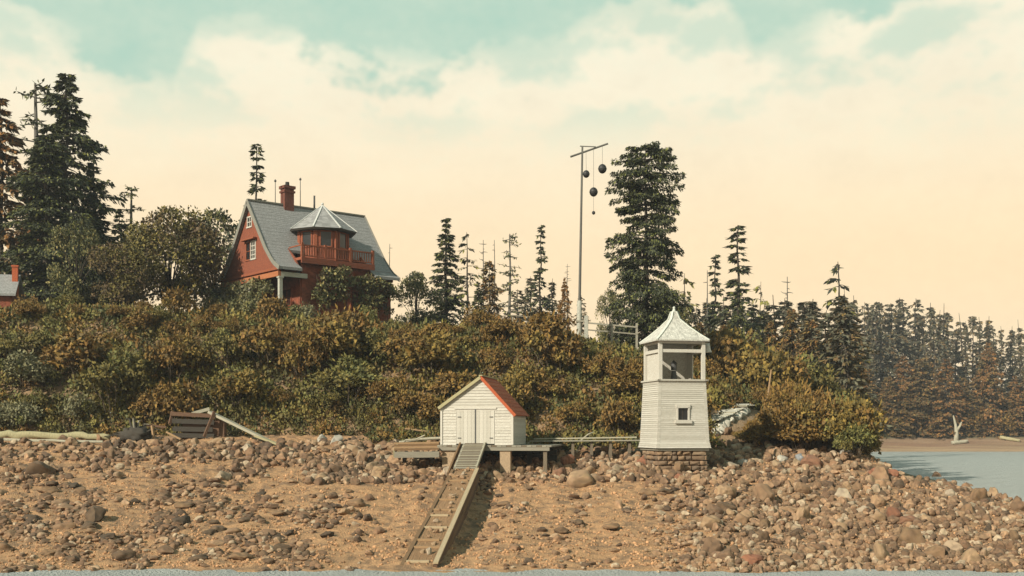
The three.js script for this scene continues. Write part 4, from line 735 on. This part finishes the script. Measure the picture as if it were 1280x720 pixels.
// ───────────────────────── driftwood along the top of the beach
{
  const wavy = (a, b, r0, r1, seed, amp = .06, n = 7) => { const r = rngOf(seed), pts = []; for (let k = 0; k <= n; k++) pts.push(a.clone().lerp(b, k / n).add(V((r() - .5) * amp, (r() - .5) * amp, (r() - .5) * amp))); const g = limb(pts, r0, r1, 12), p = g.attributes.position; for (let i = 0; i < p.count; i++) { const x = p.getX(i), y = p.getY(i), z = p.getZ(i), k = r0 * .14; p.setXYZ(i, x, y + k * n3(x * 1.7, y * 5, z * 5), z + k * n3(x * 1.7 + 5, y * 5, z * 5)); } g.computeVertexNormals(); return g; };
  const gp = (px, py, d, dy = 0) => { const p = W(px, py, d); p.y = Math.max(p.y, ground(p.x, d) - .05) + dy; return p; };
  single('driftwood_log', wavy(W(-60, 542, 56.4), W(138, 546, 56.2), .24, .15, 701, .12, 22), M.mosslog, 'long pale mossy drift log lying along the foot of the bank', 'driftwood log');
  single('driftwood_log', wavy(W(-20, 550, 55.6), W(128, 552, 55.4), .1, .06, 702), M.palelog, 'thin grey drift log in front of the mossy log', 'driftwood log');
  // root mass
  const R = thing('driftwood_stump', 'dark tangled root stump at the end of the mossy log', 'driftwood', (() => { const p = W(170, 548, 55.8); p.y = ground(p.x, 55.8); return p; })()), r = rngOf(703);
  const body = mergeVertices((() => { const g = new THREE.IcosahedronGeometry(1, 3); g.deleteAttribute('normal'); g.deleteAttribute('uv'); return g; })()); const bp = body.attributes.position;
  for (let i = 0; i < bp.count; i++) { const v = V(bp.getX(i), bp.getY(i), bp.getZ(i)), k = 1 + .35 * n3(v.x * 2.4, v.y * 2.4, v.z * 2.4); bp.setXYZ(i, v.x * k * .75, v.y * k * .42 + .32, v.z * k * .5); } body.computeVertexNormals(); part('stump', body, M.darktimber, R);
  for (let k = 0; k < 16; k++) { const a = r() * Math.PI, e = V(Math.cos(a) * (.7 + .9 * r()), .15 + Math.sin(a) * (.5 + .6 * r()), .6 * (r() - .3)); part('root', limb([V(e.x * .2, .3, e.z * .2), V(e.x * .65, e.y * .9 + .1, e.z * .7 + .15 * (r() - .5)), e], .07, .018, 6), k % 4 ? M.darktimber : M.greytimber, R); }
  // wrecked crib of old planks
  const K = thing('broken_crib', 'collapsed rusty brown plank crib in front of the thicket', 'wreckage', (() => { const p = W(252, 549, 55.9); p.y = ground(p.x, 55.9); return p; })()), ko = K.position, L = (px, py, d) => W(px, py, d).sub(ko);
  for (const [a, b, w, h, m] of [
    [[212, 530, 56], [216, 514, 56.1], .14, .12, M.oldtimber], [[213, 517, 56], [270, 520, 56.1], .14, .2, M.oldtimber], [[214, 526, 56.05], [268, 528, 56.05], .1, .24, M.darktimber], [[216, 536, 56.05], [266, 537, 56.05], .1, .24, M.darktimber], [[216, 544, 56.1], [268, 545, 56.1], .1, .22, M.darktimber],
    [[255, 546, 55.6], [268, 514, 55.9], .13, .12, M.oldtimber], [[208, 540, 55.8], [226, 549, 55.5], .08, .08, M.tantimber], [[190, 532, 55.8], [193, 552, 55.7], .1, .12, M.tantimber], [[178, 531, 55.9], [208, 534, 55.9], .09, .1, M.oldtimber], [[240, 517, 56.4], [262, 511, 56.5], .12, .16, M.palelog]]) part('plank', beam(L(...a), L(...b), w, h), m, K);
  part('fill', bx(2.1, .95, .5, 0, .55, -.55), M.oldtimber, K);
  single('leaning_plank', beam(W(262, 515, 56.2), W(336, 551, 55.2), .34, .12), M.palelog, 'long pale plank leaning down from the broken crib', 'plank');
  single('leaning_plank', beam(W(320, 545, 55.3), W(366, 562, 54.2), .22, .09), M.mosslog, 'short mossy plank lying beyond the end of the long pale plank', 'plank');
  // flat scow and sticks left of the boathouse
  const p = W(520, 576, 49.6); p.y = ground(p.x, 49.6) - .05; const S = thing('wooden_float', 'low tan wooden float lying on stones beside the boathouse', 'float', p), so = p, Q = (px, py, d) => W(px, py, d).sub(so);
  for (let k = 0; k < 4; k++) part('deck_board', beam(Q(493, 562 - k * 2.6, 49 + k * .42), Q(549, 561 - k * 2.6, 49 + k * .42), .4, .08), k % 2 ? M.tantimber : M.browntimber, S);
  part('side_board', beam(Q(493, 568.5, 48.8), Q(549, 568, 48.8), .08, .26), M.greytimber2, S); part('end_board', beam(Q(492.5, 568, 48.85), Q(497, 557, 50.3), .07, .26), M.mosslog, S);
  part('bearer', beam(Q(505, 576, 49.2), Q(508, 566, 50.2), .14, .2), M.darktimber, S); part('bearer', beam(Q(540, 576, 49.2), Q(542, 566, 50.2), .14, .2), M.darktimber, S);
  single('driftwood_stick', limb([W(502, 560, 50.2), W(507, 550, 50.2), W(520, 549, 50.1), W(531, 544, 50)], .05, .03, 6), M.palelog, 'crooked pale drift branch lying on the wooden float', 'driftwood');
  single('driftwood_stick', limb([W(499, 553, 51), W(525, 549, 51), W(553, 547.5, 51)], .06, .07, 7), M.palelog, 'pale pole lying across behind the wooden float', 'driftwood');
  single('driftwood_stick', limb([W(506, 536, 56), W(530, 539, 56), W(552, 541, 56)], .045, .05, 7), M.tantimber, 'tan pole sticking out of the bank behind the boathouse', 'driftwood');
  // far beach
  const fp = at((1195 - 640) / FOC * 205, 205); const st = thing('pale_stump', 'pale broken tree stump standing on the far beach', 'stump', fp);
  part('trunk', [limb([V(0, -.4, 0), V(.1, 1.4, 0), V(-.1, 3.0, 0), V(-.5, 4.6, 0)], .5, .12, 7), limb([V(0, 1.6, 0), V(.7, 2.7, .1), V(1.0, 3.4, 0)], .3, .12, 6)], M.palelog, st);
  single('driftwood_log', wavy(at((1250 - 640) / FOC * 206, 206, .4), at((1275 - 640) / FOC * 204, 204, .35), .35, .25, 711), M.mosslog, 'yellowish drift log on the far beach', 'driftwood log');
  single('driftwood_log', wavy(at((1190 - 640) / FOC * 203, 203, .3), at((1209 - 640) / FOC * 203.5, 203.5, .3), .4, .3, 712), M.palelog, 'pale grey drift log below the stump on the far beach', 'driftwood log');
}

// ───────────────────────── stones of the beach
{
  const rockGeo = (seed, det, sq) => {
    let g = new THREE.IcosahedronGeometry(1, det); g.deleteAttribute('normal'); g.deleteAttribute('uv'); g = mergeVertices(g); const p = g.attributes.position, col = [], o = seed * 3.7;
    const rr = rngOf(seed * 91), cuts = Array.from({ length: 10 }, () => [sph(rr), .42 + .32 * rr()]);
    for (let i = 0; i < p.count; i++) {
      const v = V(p.getX(i), p.getY(i), p.getZ(i)); for (const [n, c] of cuts) { const q = v.dot(n); if (q > c) v.addScaledVector(n, (c - q) * .72); }
      const k = 1.12 + .22 * n3(v.x * 1.1 + o, v.y * 1.1, v.z * 1.1) + .07 * n3(v.x * 2.7, v.y * 2.7 + o, v.z * 2.7);
      p.setXYZ(i, v.x * k, v.y * k * sq, v.z * k * .85); const c = clamp(.85 + .3 * n3(v.x * 2 + o, v.y * 2, v.z * 2 + 4) + .2 * n3(v.x * 6, v.y * 6 + o, v.z * 6), .35, 1.25); col.push(c, c * (.97 + .05 * n3(v.x * 3, v.y * 3, o)), c * .96);
    }
    g.setAttribute('color', new THREE.Float32BufferAttribute(col, 3)); g.computeVertexNormals(); return toCreasedNormals(g, .8);
  };
  const geos = [0, 1, 2, 3, 4, 5].map((k) => rockGeo(k + 1, 3, .55 + .07 * k));
  const mk = (r, g, b) => new THREE.MeshStandardMaterial({ color: lin(r, g, b), vertexColors: true, roughness: .92 });
  const RM = { pale: [mk(0.325, 0.244, 0.161), mk(0.294, 0.209, 0.129), mk(0.348, 0.282, 0.202)], tan: [mk(0.286, 0.180, 0.101), mk(0.248, 0.154, 0.087), mk(0.302, 0.201, 0.115)], brown: [mk(0.194, 0.120, 0.064), mk(0.155, 0.096, 0.055)], red: [mk(0.217, 0.094, 0.051), mk(0.209, 0.107, 0.061)], dark: [mk(0.093, 0.060, 0.033), mk(0.116, 0.073, 0.040), mk(0.069, 0.047, 0.028)], white: [mk(0.348, 0.329, 0.276)], grey: [mk(0.209, 0.222, 0.230)] };  // the dark set paints shadow on the beach as well as weed
  const WORD = { pale: 'pale buff', tan: 'tan', brown: 'dull brown', red: 'reddish', dark: 'weed and shade toned', white: 'whitish', grey: 'grey' };
  const r = rngOf(901), taken = [], size = (w) => w > 20 ? 'big ' : w > 15 ? 'middling ' : 'small ';
  const rock = (px, py, wpx, kind, label, group, hk = 1) => {
    const p = onGround(px, py, 31, 110); if (!p) return null; const d = -p.z, rad = wpx / 2 / FOC * d;
    for (const q of taken) if (Math.hypot(q[0] - p.x, (q[1] - p.z) * .9) < (q[2] + rad) * .72) return null;
    taken.push([p.x, p.z, rad]);
    const m = part(numbered('beach_rock'), geos[Math.floor(r() * 6)], RM[kind][Math.floor(r() * RM[kind].length)], scene); m.position.copy(p); m.position.y += rad * .24 * hk; m.rotation.set((r() - .5) * .3, r() * TAU, (r() - .5) * .3); m.scale.set(rad, rad * (.95 + .4 * r()) * hk, rad * (.85 + .3 * r()));
    tag(m, label, 'rock', group); return m;
  };
  const special = [[722, 609, 40, 'tan', 'large smooth tan boulder alone on the sand below the boardwalk', 1.1], [50, 594, 40, 'brown', 'large purplish brown boulder near the mossy log', 1], [1012, 584, 30, 'red', 'reddish brown boulder under the thicket on the point', .85], [1001, 577, 15, 'grey', 'grey stone on top of the row by the reddish brown boulder', 1.4], [1095, 597, 20, 'red', 'bright red brown stone, left one of a pair near the bay', 1], [1113, 597, 22, 'red', 'bright red brown stone, right one of a pair near the bay', 1], [955, 626, 38, 'tan', 'broad brown boulder with a dark hollow under it', .75], [1118, 651, 26, 'red', 'rusty red stone, nearer the bushes of two on the open shingle', .9], [1136, 655, 26, 'red', 'rusty red stone, nearer the water of two on the open shingle', .9], [940, 706, 28, 'red', 'rusty boulder at the water edge below the tower', .9], [421, 556, 24, 'white', 'whitish angular boulder at the foot of the thicket', .8], [403, 551, 17, 'white', 'smaller whitish stone beside the whitish angular boulder', .8], [1190, 690, 26, 'pale', 'large pale boulder at the water edge near the bay', 1], [1140, 680, 30, 'brown', 'broad brown boulder at the water edge near the bay', 1], [443, 632, 24, 'brown', 'reddish weedy rock at the edge of the bare sand', .8], [120, 650, 32, 'dark', 'broad rock toned dark for weed and shade with a small pool of stones round it', .8], [278, 600, 26, 'pale', 'flat pale rock among stones below the broken crib', .7]];
  for (const [px, py, w, k, label, hk] of special) rock(px, py, w, k, label, null, hk);
  const zones = [
    ['on the muddy beach below the mossy log', 0, 300, 578, 704, 44, 12, 28, { dark: 5, brown: 4, tan: 3 }, .6],
    ['on the muddy beach between slipway and mud flat', 250, 440, 580, 700, 22, 11, 24, { dark: 5, brown: 4, tan: 3 }, .6],
    ['along the foot of the broken crib', 0, 400, 552, 578, 22, 12, 26, { tan: 4, brown: 2, pale: 2 }, .9],
    ['in the stone heap left of the gangway', 385, 568, 560, 606, 34, 12, 23, { pale: 3, tan: 5, brown: 1 }, 1.2],
    ['in the stone bank under the boardwalk', 612, 806, 560, 602, 32, 12, 22, { tan: 4, pale: 2, brown: 2, red: 1 }, 1.2],
    ['at the foot of the white tower', 800, 935, 588, 604, 12, 13, 22, { tan: 4, red: 1, brown: 2 }, 1],
    ['in the pale row under the thicket on the point', 912, 1100, 568, 590, 18, 12, 22, { white: 2, pale: 4, tan: 2 }, 1],
    ['on the slope below the plank path', 890, 928, 534, 572, 9, 11, 19, { tan: 4, brown: 1, pale: 1 }, 1],
    ['on the shingle between tower and bay', 870, 1280, 596, 714, 86, 12, 26, { pale: 1, tan: 5, brown: 4, dark: 1 }, 1.25],
    ['scattered on bare sand right of the slipway', 600, 860, 612, 704, 12, 10, 24, { dark: 5, brown: 2 }, .6]];
  for (const [where, x0, x1, y0, y1, n, s0, s1, kinds, hk] of zones) {
    const bag = Object.entries(kinds).flatMap(([k, c]) => Array(c).fill(k));
    for (let k = 0, tries = 0; k < n && tries < n * 12; tries++) { const kind = bag[Math.floor(r() * bag.length)], py = lerp(y0, y1, r()), s = lerp(s0, s1, r() ** 1.6) * lerp(.85, 1.12, (py - 552) / 160); if (rock(lerp(x0, x1, r()), py, s, kind, size(s) + WORD[kind] + ' stone ' + where, size(s) + WORD[kind] + ' stones ' + where, hk)) k++; }
  }
  { // stones washed onto the slipway bed
    const { A, B, side, S } = SLIPFRAME; for (let k = 0; k < 34; k++) { const rad = .05 + .08 * r(), p = A.clone().lerp(B, r()).addScaledVector(side, -.38 + .7 * r()).sub(S.position); p.y += rad * .15; const kind = r() < .7 ? 'tan' : 'pale', m = part('stone', geos[k % 6], RM[kind][k % RM[kind].length], S); m.position.copy(p); m.rotation.set(r(), r() * TAU, r()); m.scale.set(rad * 1.2, rad * .9, rad); }
  }
  // the uncounted smaller stones
  const density = (px, py) => {
    const g = fbm(px * .012, py * .03, 3);
    if (py < 606 && px > 380 && px < 560) return .9; if (py < 604 && px > 600 && px < 900) return .95;
    if (px > 860) return clamp(.72 + .6 * g); if (px > 600) return .03 + .3 * sstep(.1, .5, g) + .6 * sstep(790, 890, px);
    if (px > 450 || (px > 340 && py > 585 && py < 622)) return .02 + .03 * g; if (py < 578) return .5;
    return clamp(.16 + 1.1 * g);
  };
  const mkStones = (name, label, col, n, s0, s1, weight) => {
    const spots = []; for (let t = 0; t < n * 6 && spots.length < n; t++) { const py = 552 + 164 * r() ** .8, px = -80 + 1440 * r(); if (r() > density(px, py) * weight(px, py)) continue; const p = onGround(px, py, 31, 110); if (!p || p.y < -.12 || -p.z > table(FOOT, p.x) + 1) continue; const rad = lerp(s0, s1, r() ** 2) / 2 / FOC * -p.z; spots.push([p, rad, px > 860 || py < 606 ? 1.35 : 1]); }
    const m = new THREE.InstancedMesh(rockGeo(9 + n % 7, 2, .62), new THREE.MeshStandardMaterial({ vertexColors: true, roughness: .92 }), spots.length), q = new THREE.Matrix4(), c = new THREE.Color(); m.name = name;
    spots.forEach(([p, rad, up], i) => { q.compose(V(p.x, p.y + rad * .18 * up, p.z), new THREE.Quaternion().setFromEuler(new THREE.Euler((r() - .5) * .8, r() * TAU, (r() - .5) * .8)), V(rad * (.8 + .5 * r()), rad * (.6 + .7 * r()) * up, rad * (.8 + .5 * r()))); m.setMatrixAt(i, q); const b = col[Math.floor(r() * col.length)], k = .75 + .5 * r(); c.setRGB(b[0] * k, b[1] * k, b[2] * k); m.setColorAt(i, c); });
    m.castShadow = m.receiveShadow = true; scene.add(m); tag(m, label, 'stones', null, 'stuff');
  };
  mkStones('shingle', 'tan and buff shingle strewn over the beach', [[.29, .18, .102], [.25, .155, .089], [.30, .205, .125], [.19, .12, .07], [.15, .092, .054], [.34, .265, .18]], 6200, 5, 14, () => 1);
  mkStones('weed_shade_stones', 'small stones toned dark for weed and shade strewn over the mud', [[.13, .08, .044], [.17, .10, .055], [.10, .064, .038], [.22, .13, .072]], 2600, 5, 16, (px) => px < 480 ? 1 : px < 860 ? .45 : .22);  // dark colours stand for shadow among the stones as well as weed
}
{ // fine gravel worked into the sand
  const g = new THREE.IcosahedronGeometry(1, 0), r = rngOf(951), n = 26000, spots = [];
  while (spots.length < n) { const d = 33.4 + 23 * r() ** 1.2, x = (-.5 + r()) * d * .98; if (fbm(x * .5, d * .7, 3) + .5 * r() < .12) continue; spots.push([x, d]); }
  const m = new THREE.InstancedMesh(g, new THREE.MeshStandardMaterial({ roughness: .95 }), n), q = new THREE.Matrix4(), c = new THREE.Color(); m.name = 'gravel';
  spots.forEach(([x, d], i) => { const s = .018 + .045 * r() ** 2.5; q.compose(at(x, d, s * .1), new THREE.Quaternion().setFromEuler(new THREE.Euler(r() * 3, r() * 6, r() * 3)), V(s * 1.3, s * .7, s)); m.setMatrixAt(i, q); const k = .5 + .7 * r(); c.setRGB(.42 * k, .235 * k, .12 * k); m.setColorAt(i, c); });
  scene.add(m); tag(m, 'fine brown gravel scattered in the beach sand', 'gravel', null, 'stuff');
}
shade(scene);

renderer.render(scene, camera);
